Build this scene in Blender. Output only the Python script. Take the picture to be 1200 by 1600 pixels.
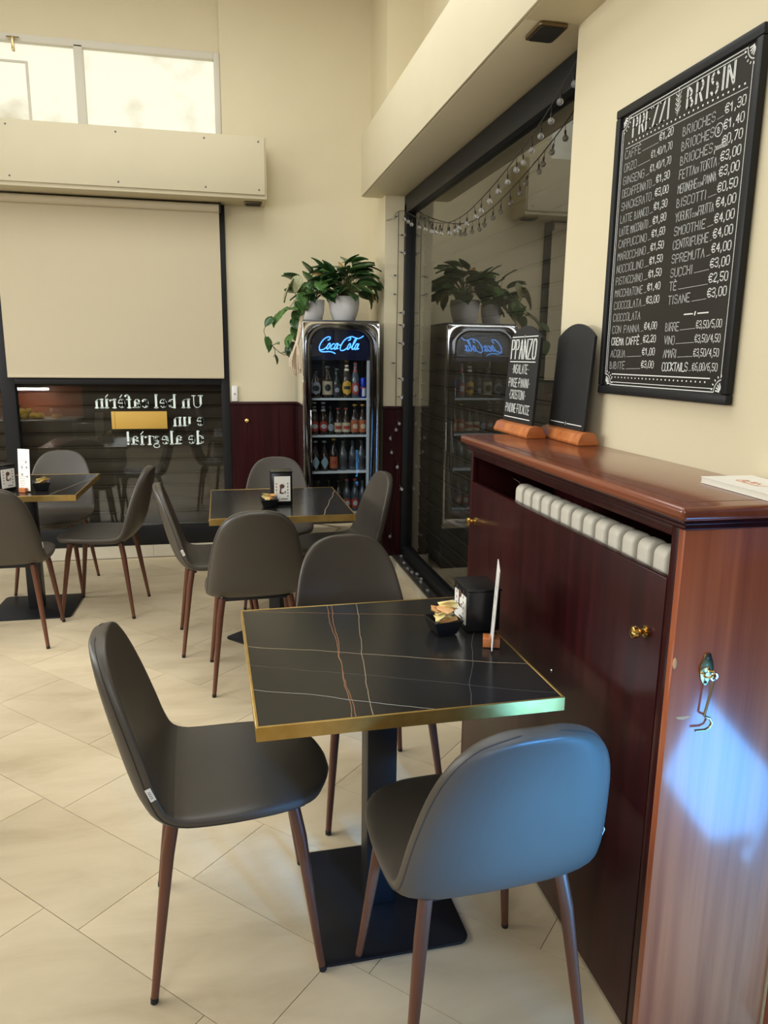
import bpy, bmesh, math, random
from mathutils import Vector, Matrix
S = bpy.context.scene
COL = S.collection
for o in list(bpy.data.objects): bpy.data.objects.remove(o)
PI = math.pi
rnd = random.Random(7)

# ------------------------------------------------------------------ camera
cd = bpy.data.cameras.new('camera'); cam = bpy.data.objects.new('camera', cd); COL.objects.link(cam)
cd.sensor_fit = 'VERTICAL'; cd.sensor_height = 36.0; cd.lens = 36.0*1154.6/1600; cd.clip_start = .05
dX = Vector((.9769, -.2134, .0116)); dD = Vector((-.0327, -.203, -.9786)); dF = Vector((.2112, .9556, -.2053))
m = Matrix(((dX.x, -dD.x, -dF.x, 0), (dX.y, -dD.y, -dF.y, 0), (dX.z, -dD.z, -dF.z, 0), (0, 0, 0, 1)))
cam.matrix_world = Matrix.Translation((0, 0, 1.5)) @ m.to_quaternion().to_matrix().to_4x4()
S.camera = cam
# ------------------------------------------------------------------ world, lights, exposure
w = bpy.data.worlds.new('world'); S.world = w; w.use_nodes = True
w.node_tree.nodes['Background'].inputs[0].default_value = (.2, .45, 1, 1)
w.node_tree.nodes['Background'].inputs[1].default_value = .5
S.view_settings.view_transform = 'Standard'; S.view_settings.look = 'None'
S.view_settings.exposure = 0; S.view_settings.gamma = 1; S.view_settings.use_curve_mapping = False
def area(name, loc, aim, sx, sy, power, color, spread=180):
    l = bpy.data.lights.new(name, 'AREA'); l.shape = 'RECTANGLE'; l.size = sx; l.size_y = sy
    l.energy = power; l.color = color; l.spread = math.radians(spread)
    o = bpy.data.objects.new(name, l); COL.objects.link(o); o.location = loc
    o.rotation_euler = (Vector(aim)-Vector(loc)).to_track_quat('-Z', 'Y').to_euler()
    return o
WARM = (.90, .95, .98)
for lx, ly, pw in ((-1.5, 2.7, 23), (-.5, .6, 15), (-1.6, 4.2, 15), (.0, 3.8, 29), (.2, 2.2, 21)):
    area('ceiling_lamp_light', (lx, ly, 4.05), (lx, ly, 0), 1.3, 1.3, pw, WARM)
area('wall_lamp_light', (-3.2, 1.6, 2.9), (.4, 3.4, .9), 1.5, .8, 36, WARM)
area('wall_lamp_light', (-1.6, -1.9, 2.9), (0, 3.5, 1.0), 1.6, .8, 34, WARM)
area('added_fill_light', (-3.3, 3.2, 1.9), (0, 3.2, 0), 3.2, .8, 80, WARM, 130)  # added fill with no visible source, brightens the floor under the tables
area('sideboard_lamp_light', (-2.09, 2.28, 1.09), (-2.09, 2.36, 0), .38, .05, 14, (1, .95, .85))
area('added_fill_light', (-1.1, -2.05, 1.8), (-.6, 2, 0), 2.4, .6, 20, WARM, 130)  # second added fill, unseen behind the camera
area('doorway_daylight', (1.08, -.5, 1.32), (.59, 1.12, .66), .22, .22, 3.4, (.08, .39, 1), 19)
o = area('low_door_daylight', (1.47, .60, .22), (.95, 1.7, .38), .84, .43, 10.5, (.10, .42, 1), 95)
o.rotation_euler.rotate_axis('Z', math.radians(-32))

# ------------------------------------------------------------------ materials
MT = {}
def mat(name, col, rough=.5, metal=0, spec=.5, coat=0, coat_rough=.1, emis=None, es=0, trans=0, ior=1.45, alpha=1):
    if name in MT: return MT[name]
    mm = bpy.data.materials.new(name); mm.use_nodes = True
    b = mm.node_tree.nodes['Principled BSDF']
    b.inputs['Base Color'].default_value = (*col, 1); b.inputs['Roughness'].default_value = rough
    b.inputs['Metallic'].default_value = metal; b.inputs['Specular IOR Level'].default_value = spec
    b.inputs['Coat Weight'].default_value = coat; b.inputs['Coat Roughness'].default_value = coat_rough
    b.inputs['Transmission Weight'].default_value = trans; b.inputs['IOR'].default_value = ior
    b.inputs['Alpha'].default_value = alpha
    if emis: b.inputs['Emission Color'].default_value = (*emis, 1); b.inputs['Emission Strength'].default_value = es
    MT[name] = mm; return mm
def N(mm, t, **k):
    n = mm.node_tree.nodes.new(t)
    for a, v in k.items():
        if a[0] == '_': n.inputs[a[1:].replace('_', ' ')].default_value = v
        else: setattr(n, a, v)
    return n
def L(mm, a, b): mm.node_tree.links.new(a, b)
def bsdf(mm): return mm.node_tree.nodes['Principled BSDF']
def noisy(name, c1, c2, scale=4, rough=.5, stretch=(1, 1, 1), detail=6, lo=.35, hi=.65, bump=0, bscale=60, **k):
    if name in MT: return MT[name]
    mm = mat(name, c1, rough, **k)
    tc = N(mm, 'ShaderNodeTexCoord'); mp = N(mm, 'ShaderNodeMapping'); mp.inputs['Scale'].default_value = stretch
    nz = N(mm, 'ShaderNodeTexNoise', _Scale=scale, _Detail=detail)
    cr = N(mm, 'ShaderNodeValToRGB'); cr.color_ramp.elements[0].color = (*c1, 1); cr.color_ramp.elements[1].color = (*c2, 1)
    cr.color_ramp.elements[0].position = lo; cr.color_ramp.elements[1].position = hi
    L(mm, tc.outputs['Object'], mp.inputs[0]); L(mm, mp.outputs[0], nz.inputs[0]); L(mm, nz.outputs[0], cr.inputs[0])
    L(mm, cr.outputs[0], bsdf(mm).inputs['Base Color'])
    if bump:
        n2 = N(mm, 'ShaderNodeTexNoise', _Scale=bscale, _Detail=4); bp = N(mm, 'ShaderNodeBump', _Strength=bump, _Distance=.002)
        L(mm, mp.outputs[0], n2.inputs[0]); L(mm, n2.outputs[0], bp.inputs['Height']); L(mm, bp.outputs[0], bsdf(mm).inputs['Normal'])
    return mm
paint = noisy('cream_paint', (.66, .575, .385), (.70, .61, .415), 1.2, .62, bump=.15, bscale=90)
paint_box = noisy('cream_board_paint', (.60, .525, .36), (.63, .555, .38), 1.5, .6)
ceil_m = mat('ceiling_paint', (.7, .64, .5), .8)
black_metal = mat('black_frame_metal', (.013, .013, .014), .45, .0, .3)
table_black = mat('table_black_steel', (.012, .012, .014), .4, .3)
gold = noisy('brushed_gold', (.50, .32, .09), (.60, .40, .13), 20, .33, (1, 1, 1), metal=.85)
leather = noisy('charcoal_leather', (.060, .050, .038), (.070, .058, .045), 3, .42, bump=.12, bscale=400)
piping_m = mat('dark_seam', (.03, .027, .025), .5)
leg_m = noisy('walnut_print_metal', (.085, .028, .014), (.14, .052, .028), 12, .32, (1, 1, .12))
capm = mat('leg_cap', (.01, .01, .01), .6)
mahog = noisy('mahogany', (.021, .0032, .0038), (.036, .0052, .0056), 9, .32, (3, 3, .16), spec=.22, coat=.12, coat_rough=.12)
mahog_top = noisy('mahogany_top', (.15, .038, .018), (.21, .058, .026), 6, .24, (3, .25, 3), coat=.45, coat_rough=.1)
mahog_lit = noisy('lit_mahogany', (.25, .058, .022), (.42, .115, .042), 7, .5, (4, 4, .14), detail=8, spec=.25, coat=.9, coat_rough=.15)  # end-panel copy of the mahogany, daylight painted in as a lighter, warmer tone
wood_o = noisy('cherry_wood', (.36, .10, .022), (.52, .17, .045), 9, .35, (.4, 4, 3), coat=.3)
slate = noisy('chalkboard_slate', (.013, .013, .013), (.020, .020, .020), 5, .6, spec=.35)
slate_p = noisy('price_board_slate', (.012, .011, .010), (.018, .016, .014), 3, .35, spec=.4)
chalk = mat('chalk', (.80, .80, .76), .9)
chalk_dim = mat('chalk_thin', (.42, .42, .40), .9)
white_pot = mat('white_ceramic', (.90, .87, .83), .35)
chrome = mat('chrome', (.82, .82, .82), .08, 1)
steel_d = mat('dark_steel', (.10, .10, .11), .3, .7)
fridge_in = mat('fridge_liner', (.02, .022, .026), .5)
shelf_m = mat('fridge_shelf', (.50, .54, .52), .35)
neon = mat('neon_blue', (.1, .4, .9), .4, emis=(.035, .24, .85), es=1.5)
neon_core = mat('neon_core', (.3, .6, 1), .4, emis=(.14, .55, 1), es=1.6)
brass = mat('polished_brass', (.75, .50, .16), .16, 1)
brass_old = mat('aged_brass', (.45, .34, .16), .25, 1)
radiator_m = noisy('radiator_enamel', (.62, .57, .47), (.68, .63, .52), 4, .4)
paper = mat('white_paper', (.80, .77, .70), .6)
print_m = mat('print_grey', (.30, .28, .26), .7)
print_b = mat('print_brown', (.12, .05, .03), .7)
print_o = mat('print_orange', (.75, .22, .07), .7)
packet_y = noisy('sugar_packet_paper', (.80, .62, .22), (.88, .76, .42), 12, .5)
packet_b = noisy('brown_sugar_packet_paper', (.58, .27, .08), (.72, .42, .18), 12, .5)
cup_m = mat('black_plastic', (.008, .008, .009), .3)
blind_m = mat('cream_roller_fabric', (.56, .475, .325), .8)
marble_w = noisy('skirting_marble', (.70, .64, .50), (.76, .70, .56), 5, .35)
wire_m = mat('dark_wire', (.03, .025, .02), .6)
bulb_m = mat('clear_bulb', (.9, .9, .9), .05, trans=.85, ior=1.3, spec=.8)
bulb_core = mat('bulb_socket', (.45, .42, .36), .4)
slat_m = noisy('shutter_slat', (.055, .046, .034), (.085, .073, .055), 3, .55, metal=.2)
text_w = mat('window_lettering_vinyl', (.80, .90, .84), .6, emis=(.62, .72, .66), es=.0)
yel = mat('window_yellow_vinyl', (.62, .37, .07), .6)
plastic_w = mat('white_plastic', (.78, .76, .70), .4)
macrame = noisy('macrame_rope', (.55, .42, .28), (.70, .57, .42), 30, .85)
lemon = noisy('lemon_skin', (.85, .55, .04), (.90, .65, .08), 14, .4)
soil = noisy('potting_soil', (.03, .018, .01), (.06, .04, .02), 30, .9)
tube_m = mat('fluorescent_tube', (1, 1, 1), .5, emis=(1, .97, .9), es=70)
win_wood = mat('window_frame_paint', (.66, .62, .52), .55)
vent_m = mat('bronze_rim', (.16, .11, .05), .35, .6)
vent_dark = mat('speaker_cloth', (.018, .016, .014), .8)
def leafmat(name, a, b):
    return noisy(name, a, b, 8, .38, detail=3, coat=.15)
leaf_d = leafmat('leaf_dark', (.018, .055, .016), (.04, .10, .025))
leaf_l = leafmat('leaf_light', (.05, .13, .03), (.10, .20, .05))
leaf_y = leafmat('leaf_yellow', (.55, .24, .03), (.70, .36, .06))
leaf_p = leafmat('leaf_pale', (.24, .26, .12), (.36, .34, .18))
stem_m = mat('plant_stem', (.13, .15, .04), .6)

# window glass: a clear pane whose outer faces mirror at grazing view
def glass(name, ior, tint):
    mm = bpy.data.materials.new(name); mm.use_nodes = True; nt = mm.node_tree; nt.nodes.clear()
    out = N(mm, 'ShaderNodeOutputMaterial'); mx = N(mm, 'ShaderNodeMixShader')
    tr = N(mm, 'ShaderNodeBsdfTransparent'); tr.inputs[0].default_value = (*tint, 1)
    gl = N(mm, 'ShaderNodeBsdfGlossy', _Roughness=.0); gl.inputs[0].default_value = (.95, .95, .93, 1)
    fr = N(mm, 'ShaderNodeFresnel', _IOR=ior); ge = N(mm, 'ShaderNodeNewGeometry')
    inv = N(mm, 'ShaderNodeMath', operation='SUBTRACT'); inv.inputs[0].default_value = 1
    mu = N(mm, 'ShaderNodeMath', operation='MULTIPLY')
    L(mm, ge.outputs['Backfacing'], inv.inputs[1]); L(mm, fr.outputs[0], mu.inputs[0]); L(mm, inv.outputs[0], mu.inputs[1])
    L(mm, mu.outputs[0], mx.inputs[0]); L(mm, tr.outputs[0], mx.inputs[1]); L(mm, gl.outputs[0], mx.inputs[2]); L(mm, mx.outputs[0], out.inputs[0])
    return mm
glass_side = glass('side_window_glass', 2.1, (.82, .82, .80))
glass_back = glass('back_window_glass', 1.75, (.86, .86, .84))
glass_door = glass('fridge_door_glass', 1.32, (.9, .92, .95))
glass_dome = glass('dome_glass', 1.6, (.95, .97, .97))

# floor tile
def make_tile_mat():
    mm = mat('travertine_tile', (.6, .5, .35), .34, spec=.4)
    oi = N(mm, 'ShaderNodeObjectInfo'); tc = N(mm, 'ShaderNodeTexCoord')
    n1 = N(mm, 'ShaderNodeTexNoise', _Scale=2.2, _Detail=9, _Roughness=.62, _Distortion=.6)
    mp = N(mm, 'ShaderNodeMapping'); mp.inputs['Rotation'].default_value = (0, 0, .8); mp.inputs['Scale'].default_value = (1, 2.6, 1)
    L(mm, tc.outputs['Object'], mp.inputs[0]); L(mm, mp.outputs[0], n1.inputs[0])
    cr = N(mm, 'ShaderNodeValToRGB'); e = cr.color_ramp.elements
    e[0].position = .3; e[0].color = (.46, .365, .225, 1); e[1].position = .62; e[1].color = (.60, .49, .325, 1)
    x = cr.color_ramp.elements.new(.46); x.color = (.545, .44, .285, 1)
    L(mm, n1.outputs[0], cr.inputs[0])
    hs = N(mm, 'ShaderNodeHueSaturation'); mr = N(mm, 'ShaderNodeMapRange'); mr.inputs['To Min'].default_value = .93; mr.inputs['To Max'].default_value = 1.06
    L(mm, oi.outputs['Random'], mr.inputs[0]); L(mm, mr.outputs[0], hs.inputs['Value']); L(mm, cr.outputs[0], hs.inputs['Color'])
    L(mm, hs.outputs[0], bsdf(mm).inputs['Base Color'])
    return mm
tile_m = make_tile_mat()
grout_m = mat('tile_grout', (.42, .34, .235), .8)

# black marble with printed veins given as (a, b, c): a*x+b*y=c in table space
def make_marble(name, veins):
    mm = mat(name, (.020, .018, .016), .2, spec=.5)
    tc = N(mm, 'ShaderNodeTexCoord'); nz = N(mm, 'ShaderNodeTexNoise', _Scale=5, _Detail=5)
    sub = N(mm, 'ShaderNodeVectorMath', operation='SUBTRACT'); sub.inputs[1].default_value = (.5, .5, .5)
    sc = N(mm, 'ShaderNodeVectorMath', operation='SCALE'); sc.inputs['Scale'].default_value = .035
    ad = N(mm, 'ShaderNodeVectorMath', operation='ADD')
    L(mm, tc.outputs['Object'], nz.inputs[0]); L(mm, nz.outputs['Color'], sub.inputs[0]); L(mm, sub.outputs[0], sc.inputs[0])
    L(mm, tc.outputs['Object'], ad.inputs[0]); L(mm, sc.outputs[0], ad.inputs[1])
    prev = None
    for (x0, y0, x1, y1, wd, colr) in veins:
        dx, dy = x1-x0, y1-y0; ln = math.hypot(dx, dy); nx, ny = -dy/ln, dx/ln
        d = N(mm, 'ShaderNodeVectorMath', operation='DOT_PRODUCT'); d.inputs[1].default_value = (nx, ny, 0)
        L(mm, ad.outputs[0], d.inputs[0])
        s = N(mm, 'ShaderNodeMath', operation='SUBTRACT'); L(mm, d.outputs['Value'], s.inputs[0]); s.inputs[1].default_value = nx*x0+ny*y0
        a = N(mm, 'ShaderNodeMath', operation='ABSOLUTE'); L(mm, s.outputs[0], a.inputs[0])
        r = N(mm, 'ShaderNodeMapRange'); r.inputs['From Min'].default_value = wd; r.inputs['From Max'].default_value = wd*2.2
        r.inputs['To Min'].default_value = 1; r.inputs['To Max'].default_value = 0
        L(mm, a.outputs[0], r.inputs[0])
        mx = N(mm, 'ShaderNodeMix', data_type='RGBA'); mx.inputs['B'].default_value = (*colr, 1)
        if prev is None: mx.inputs['A'].default_value = (.014, .013, .012, 1)
        else: L(mm, prev, mx.inputs['A'])
        L(mm, r.outputs[0], mx.inputs['Factor']); prev = mx.outputs['Result']
    L(mm, prev, bsdf(mm).inputs['Base Color'])
    return mm
GV = (.34, .25, .15); RV = (.30, .13, .06); WV = (.42, .39, .33); DV = (.10, .085, .065)
marble_near = make_marble('marble_near', [(-.331, .354, .179, .226, .0005, RV), (-.337, .079, .341, -.179, .0007, GV), (-.338, -.039, .04, -.21, .0004, DV),
    (-.306, -.196, .015, -.351, .0005, WV), (-.086, .362, -.138, -.349, .0005, RV), (-.072, .359, -.146, -.351, .0005, RV), (.007, .364, -.101, -.353, .0005, GV), (.272, .038, .125, -.348, .0004, DV)])
marble_far = make_marble('marble_far', [(.187, -.387, .349, .30, .0012, GV), (-.33, 0, -.2, .34, .001, DV), (-.11, -.234, -.05, -.075, .0006, GV), (-.3, .2, .3, .16, .0008, DV)])

# ------------------------------------------------------------------ mesh helpers
class MB:
    def __init__(s): s.v = []; s.f = []
    def add(s, vs, fs):
        k = len(s.v); s.v += [tuple(v) for v in vs]; s.f += [tuple(i+k for i in f) for f in fs]; return s
    def box(s, x0, x1, y0, y1, z0, z1):
        return s.add([(x0,y0,z0),(x1,y0,z0),(x1,y1,z0),(x0,y1,z0),(x0,y0,z1),(x1,y0,z1),(x1,y1,z1),(x0,y1,z1)],
            [(0,3,2,1),(4,5,6,7),(0,1,5,4),(1,2,6,5),(2,3,7,6),(3,0,4,7)])
    def prism(s, pts, a, b, axis='z'):
        # closed outline (counter-clockwise) extruded from a to b along axis
        def P(u, v, t): return {'z': (u, v, t), 'x': (t, u, v), 'y': (v, t, u)}[axis]
        n = len(pts)
        vs = [P(u, v, a) for u, v in pts]+[P(u, v, b) for u, v in pts]
        return s.add(vs, [tuple(range(n-1, -1, -1)), tuple(range(n, 2*n))]+[(i, (i+1) % n, n+(i+1) % n, n+i) for i in range(n)])
    def lathe(s, prof, cx=0, cy=0, z0=0, seg=20, cap=True):
        k = []
        for r, z in prof:
            for i in range(seg):
                a = 2*PI*i/seg; k.append((cx+r*math.cos(a), cy+r*math.sin(a), z0+z))
        fs = []
        for j in range(len(prof)-1):
            for i in range(seg):
                i2 = (i+1) % seg; fs.append((j*seg+i, j*seg+i2, (j+1)*seg+i2, (j+1)*seg+i))
        if cap:
            fs.append(tuple(range(seg-1, -1, -1))); fs.append(tuple(range((len(prof)-1)*seg, len(prof)*seg)))
        return s.add(k, fs)
    def tube(s, pts, r, seg=8, r1=None, closed=False):
        pts = [Vector(p) for p in pts]; n = len(pts); rings = []
        up = None
        for i, p in enumerate(pts):
            if closed: t = (pts[(i+1) % n]-pts[i-1])
            else: t = pts[min(i+1, n-1)]-pts[max(i-1, 0)]
            t.normalize()
            if up is None: up = t.orthogonal().normalized()
            up = (up-t*up.dot(t));
            if up.length < 1e-6: up = t.orthogonal()
            up.normalize(); sd = t.cross(up)
            rr = r if r1 is None else r+(r1-r)*i/(n-1)
            rings.append([p+(up*math.cos(2*PI*k/seg)+sd*math.sin(2*PI*k/seg))*rr for k in range(seg)])
        vs = [q for ring in rings for q in ring]; fs = []
        for i in range(n if closed else n-1):
            j = (i+1) % n
            for k in range(seg): fs.append((i*seg+k, i*seg+(k+1) % seg, j*seg+(k+1) % seg, j*seg+k))
        if not closed: fs += [tuple(range(seg-1, -1, -1)), tuple((n-1)*seg+k for k in range(seg))]
        return s.add(vs, fs)
    def sphere(s, c, r, seg=10, rings=6, sx=1, sy=1, sz=1):
        prof = [(max(r*math.sin(PI*i/rings), r*.02), -r*math.cos(PI*i/rings)) for i in range(rings+1)]
        k = len(s.v); s.lathe(prof, 0, 0, 0, seg)
        for i in range(k, len(s.v)):
            v = s.v[i]; s.v[i] = (c[0]+v[0]*sx, c[1]+v[1]*sy, c[2]+v[2]*sz)
        return s
    def xf(s, M, k=0):
        for i in range(k, len(s.v)): s.v[i] = tuple(M @ Vector(s.v[i]))
        return s
    def build(s, name, m, parent=None, smooth=False, bevel=0, bseg=2, angle=None, loc=None):
        me = bpy.data.meshes.new(name); me.from_pydata(s.v, [], s.f); me.update()
        bm = bmesh.new(); bm.from_mesh(me)
        if bevel:
            bmesh.ops.bevel(bm, geom=[e for e in bm.edges if len(e.link_faces) == 2 and e.calc_face_angle(0) > .6], offset=bevel, segments=bseg, profile=.5, affect='EDGES', clamp_overlap=True)
        bmesh.ops.recalc_face_normals(bm, faces=bm.faces)
        bm.to_mesh(me); bm.free()
        if smooth or bevel:
            me.polygons.foreach_set('use_smooth', [True]*len(me.polygons))
            me.set_sharp_from_angle(angle=math.radians(angle or 40))
        me.materials.append(m)
        o = bpy.data.objects.new(name, me); COL.objects.link(o)
        if parent: o.parent = parent
        if loc: o.location = loc
        return o
def rrect(x0, x1, y0, y1, r, n=6):
    p = []
    for cx, cy, a0 in ((x1-r, y1-r, 0), (x0+r, y1-r, 90), (x0+r, y0+r, 180), (x1-r, y0+r, 270)):
        for i in range(n+1):
            a = math.radians(a0+90*i/n); p.append((cx+r*math.cos(a), cy+r*math.sin(a)))
    return p
def thing(name, label, cat, loc=(0,0,0), rz=0, group=None):
    o = bpy.data.objects.new(name, None); COL.objects.link(o); o.location = loc; o.rotation_euler = (0, 0, rz)
    o.empty_display_size = .05
    o['label'] = label; o['category'] = cat
    if group: o['group'] = group
    return o
def tag(o, label, cat, group=None):
    o['label'] = label; o['category'] = cat
    if group: o['group'] = group
    return o
def struct(o): o['kind'] = 'structure'; return o
def dup(root, loc, rz, label=None, group=None):
    r = root.copy(); COL.objects.link(r); r.location = loc; r.rotation_euler = (0, 0, rz)
    if label: r['label'] = label
    if group: r['group'] = group
    for ch in list(root.children):
        c = ch.copy(); COL.objects.link(c); c.parent = r
        for g in ch.children:
            d = g.copy(); COL.objects.link(d); d.parent = c
    return r

# ------------------------------------------------------------------ lettering: single line glyphs on a 4 x 6 grid
G = {
'A':'00 26 40|13 33','B':'00 06 25 34 23 03|23 32 41 30 00','C':'45 36 16 05 01 10 30 41','D':'00 06 26 45 41 20 00','E':'46 06 00 40|03 33',
'F':'46 06 00|03 33','G':'45 36 16 05 01 10 30 41 43 23','H':'00 06|40 46|03 43','I':'20 26','J':'01 10 30 41 46','K':'00 06|46 03 40','L':'06 00 40',
'M':'00 06 23 46 40','N':'00 06 40 46','O':'10 01 05 16 36 45 41 30 10','P':'00 06 36 45 44 33 03','Q':'10 01 05 16 36 45 41 30 10|22 40',
'R':'00 06 36 45 44 33 03|23 40','S':'45 36 16 05 04 13 33 42 41 30 10 01','T':'06 46|26 20','U':'06 01 10 30 41 46','V':'06 20 46','W':'06 10 23 30 46',
'X':'00 46|06 40','Y':'06 23 46|23 20','Z':'06 46 00 40','0':'10 01 05 16 36 45 41 30 10','1':'04 26 20','2':'05 16 36 45 44 00 40','3':'05 16 36 45 44 33 13|33 42 41 30 10 01',
'4':'30 36 02 42','5':'46 06 03 33 42 41 30 10 01','6':'46 26 04 01 10 30 41 42 33 03','7':'06 46 10','8':'13 04 05 16 36 45 44 33 13 02 01 10 30 41 42 33','9':'43 13 04 05 16 36 45 42 20 00',
',':'20 09','.':'19 20','/':'00 46','€':'45 36 16 05 01 10 30 41|a4 34|a2 32','-':'13 33','è':'','+':'11 22','p':'','·':'22 23',
}
def glyph(c):
    s = G.get(c, '')
    if c == ',': return [[(1.6, .6), (1.1, -1)]]
    if c in '.·': y = .2 if c == '.' else 2.8; return [[(1.5, y), (2.3, y)]]
    if c == 'È': return glyph('E')+[[(1, 7.6), (2.4, 6.8)]]
    out = []
    for st in s.split('|'):
        if st: out.append([((-1 if a[0] == 'a' else int(a[0])), int(a[1])) for a in st.split()])
    return out
def smooth_path(p):
    return p
def ribbon(mb, pts, wd, fr):
    # pts in the plane, fr maps (u, v) to a 3D point
    for i in range(len(pts)-1):
        (x0, y0), (x1, y1) = pts[i], pts[i+1]; dx, dy = x1-x0, y1-y0; l = math.hypot(dx, dy) or 1e-6
        ex, ey = dx/l*wd*.35, dy/l*wd*.35; nx, ny = -dy/l*wd/2, dx/l*wd/2
        q = [(x0-ex+nx, y0-ey+ny), (x0-ex-nx, y0-ey-ny), (x1+ex-nx, y1+ey-ny), (x1+ex+nx, y1+ey+ny)]
        mb.add([fr(*a) for a in q], [(0, 1, 2, 3)])
def write(mb, text, x, z, hgt, wid, wd, fr, right=False, jit=.25, adv=1.45):
    # fr(u, v); wid = glyph width
    def cw(c): return .55 if c in ',.·' else (.75 if c == ' ' else (.55 if c == 'I' else 1))
    tot = sum(cw(c) for c in text)*wid*adv
    if right: x -= tot
    for c in text:
        k = cw(c); ox = -wid*.28 if c == 'I' else (-wid*.2 if c in ',.·' else 0)
        jy = rnd.uniform(-jit, jit)*hgt/6
        for st in glyph(c): ribbon(mb, [(x+ox+a/4*wid, z+b/6*hgt+jy) for a, b in st], wd, fr)
        x += k*wid*adv
    return x

# ------------------------------------------------------------------ room shell
XL, YN, ZC = -3.4, -2.2, 4.15           # left wall, wall behind the camera, ceiling
YB = 5.66                                # back wall face
XR = 1.17                                # right wall face
fl = struct(MB().box(XL-.1, 1.555, YN-.1, YB+.4, -.06, -.004).build('floor', grout_m))
def clip(poly, f):
    out = []
    for i in range(len(poly)):
        a, b = poly[i], poly[(i+1) % len(poly)]; fa, fb = f(a), f(b)
        if fa >= 0: out.append(a)
        if (fa >= 0) != (fb >= 0): t = fa/(fa-fb); out.append((a[0]+(b[0]-a[0])*t, a[1]+(b[1]-a[1])*t))
    return out
s2 = math.sqrt(.5); PT, LT = .309, .62
base = {0: -1.585, 1: -1.48, 2: -1.152}
r0 = .995
tiles = 0
for k in range(-16, 22):
    off = base.get(k, -1.5+(k*.233) % LT)
    for j in range(-12, 16):
        g = .0011
        t0, t1 = r0+k*PT+g, r0+(k+1)*PT-g; a0, a1 = off+j*LT+g, off+(j+1)*LT-g
        # t = (x+y)/sqrt2, a = (x-y)/sqrt2
        poly = [((t+a)*s2, (t-a)*s2) for t, a in ((t0, a0), (t1, a0), (t1, a1), (t0, a1))]
        for f in (lambda p: p[0]-XL, lambda p: (1.225 if p[1] > 2.5 else 1.165)-p[0], lambda p: p[1]+.6, lambda p: YB-.03-p[1], lambda p: p[0]+2.5+.25*p[1]):
            poly = clip(poly, f)
            if len(poly) < 3: break
        if len(poly) < 3: continue
        ar = abs(sum(poly[i][0]*poly[(i+1) % len(poly)][1]-poly[(i+1) % len(poly)][0]*poly[i][1] for i in range(len(poly))))/2
        if ar < .002: continue
        MB().prism(poly, -.004, 0).build('tile', tile_m, fl); tiles += 1
struct(MB().box(XL-.1, 2.6, YN-.1, YB+.4, ZC, ZC+.06).build('ceiling', ceil_m))
struct(MB().box(XL-.1, XL, YN, YB, 0, ZC).build('wall_left', paint))
front = MB().box(XL, 2.6, YN-.1, YN, 0, ZC)
struct(front.build('wall_front', paint))
struct(MB().box(XL+.001, XR, YN, YN+.03, 0, 1.25).build('trim_1', mahog))
for k_, (a_, b_) in enumerate(((-2.9, -1.9), (-1.3, -.55), (-.1, .75))): struct(MB().box(a_, b_, YN, YN+.05, 1.26, 3.2).build('trim_%d' % (10+k_), mahog))  # unseen dark panels, added to darken reflections in chrome and glass
# right wall near the camera with a street doorway behind the photographer's shoulder
wr = MB(); wr.box(XR, XR+.14, 1.2, 2.464, 0, ZC); wr.box(XR, XR+.14, YN, -1.75, 0, ZC); wr.box(XR, XR+.14, -1.75, 1.2, 1.5, ZC)
struct(wr.build('wall_right', paint))
wu = MB(); wu.box(1.36, 1.5, 2.465, YB, 2.56, ZC)
struct(wu.build('wall_right_upper', paint))
struct(MB().box(1.56, 2.28, -1.8, .75, -.05, .002).build('floor_pavement', mat('street_paving', (.13, .10, .085), .8)))
struct(MB().box(2.281, 2.6, -2.4, 1.0, -.1, 0).build('floor_road', mat('asphalt', (.02, .02, .02), .9)))
struct(MB().box(2.6, 2.7, -2.4, 1.0, -.1, 1.2).build('wall_outside_street', mat('outer_dark', (.02, .018, .015), .9)))
# column in the far right corner
struct(MB().box(1.118, 1.52, 5.13, YB+.3, .072, ZC).build('wall_column', paint))
# back wall pieces
wb = MB()
wb.box(.07, 1.118, YB, YB+.3, 0, ZC)
wb.box(XL, .07, YB+.05, YB+.3, 3.52, ZC); wb.box(XL, .07, YB+.02, YB+.3, 2.50, 2.93)
struct(wb.build('wall_back', paint))
struct(MB().box(XL, .07, YB-.012, YB+.3, 0, .012).build('trim_2', marble_w))
sk = thing('skirting', '', ''); del sk['label'], sk['category']
bpy.data.objects.remove(sk)
bb = struct(MB().box(XL, .07, YB, YB+.25, .01, .094).build('baseboard_back', grout_m))
x = XL
for i, x0 in enumerate([.068-.60*k for k in range(6)]):
    MB().box(max(x0-.598, XL), x0, YB-.014, YB-.001, .002, .094).build('skirting_tile', marble_w, bb)

# soffit box over the side window and pelmet over the back window
sf = struct(MB().box(.985, 1.36, 2.465, 5.24, 2.555, 2.945).build('trim_3', paint_box, bevel=.004))
sfe = struct(MB().box(.985, XR-.001, YN+.1, 2.465, 2.555, 2.945).build('trim_4', paint_box))
pl = struct(MB().box(XL+.01, .352, 5.385, YB-.001, 2.535, 2.925).build('trim_5', paint_box, bevel=.003))
sc = MB().box(XL+.01, .34, 5.372, 5.384, 2.56, 2.918)
facia = sc.build('facia_board', paint_box, pl, bevel=.002)
for px_ in (-1.25, -.6, -.05, .3):
    for pz in (2.59, 2.89):
        MB().sphere((px_, 5.371, pz), .006, 8, 4, 1, .4, 1).build('screw', steel_d, facia)
fb = MB().box(.972, .984, 1.0, 5.23, 2.557, 2.935).build('facia_board', paint_box, sf, bevel=.002)

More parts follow.
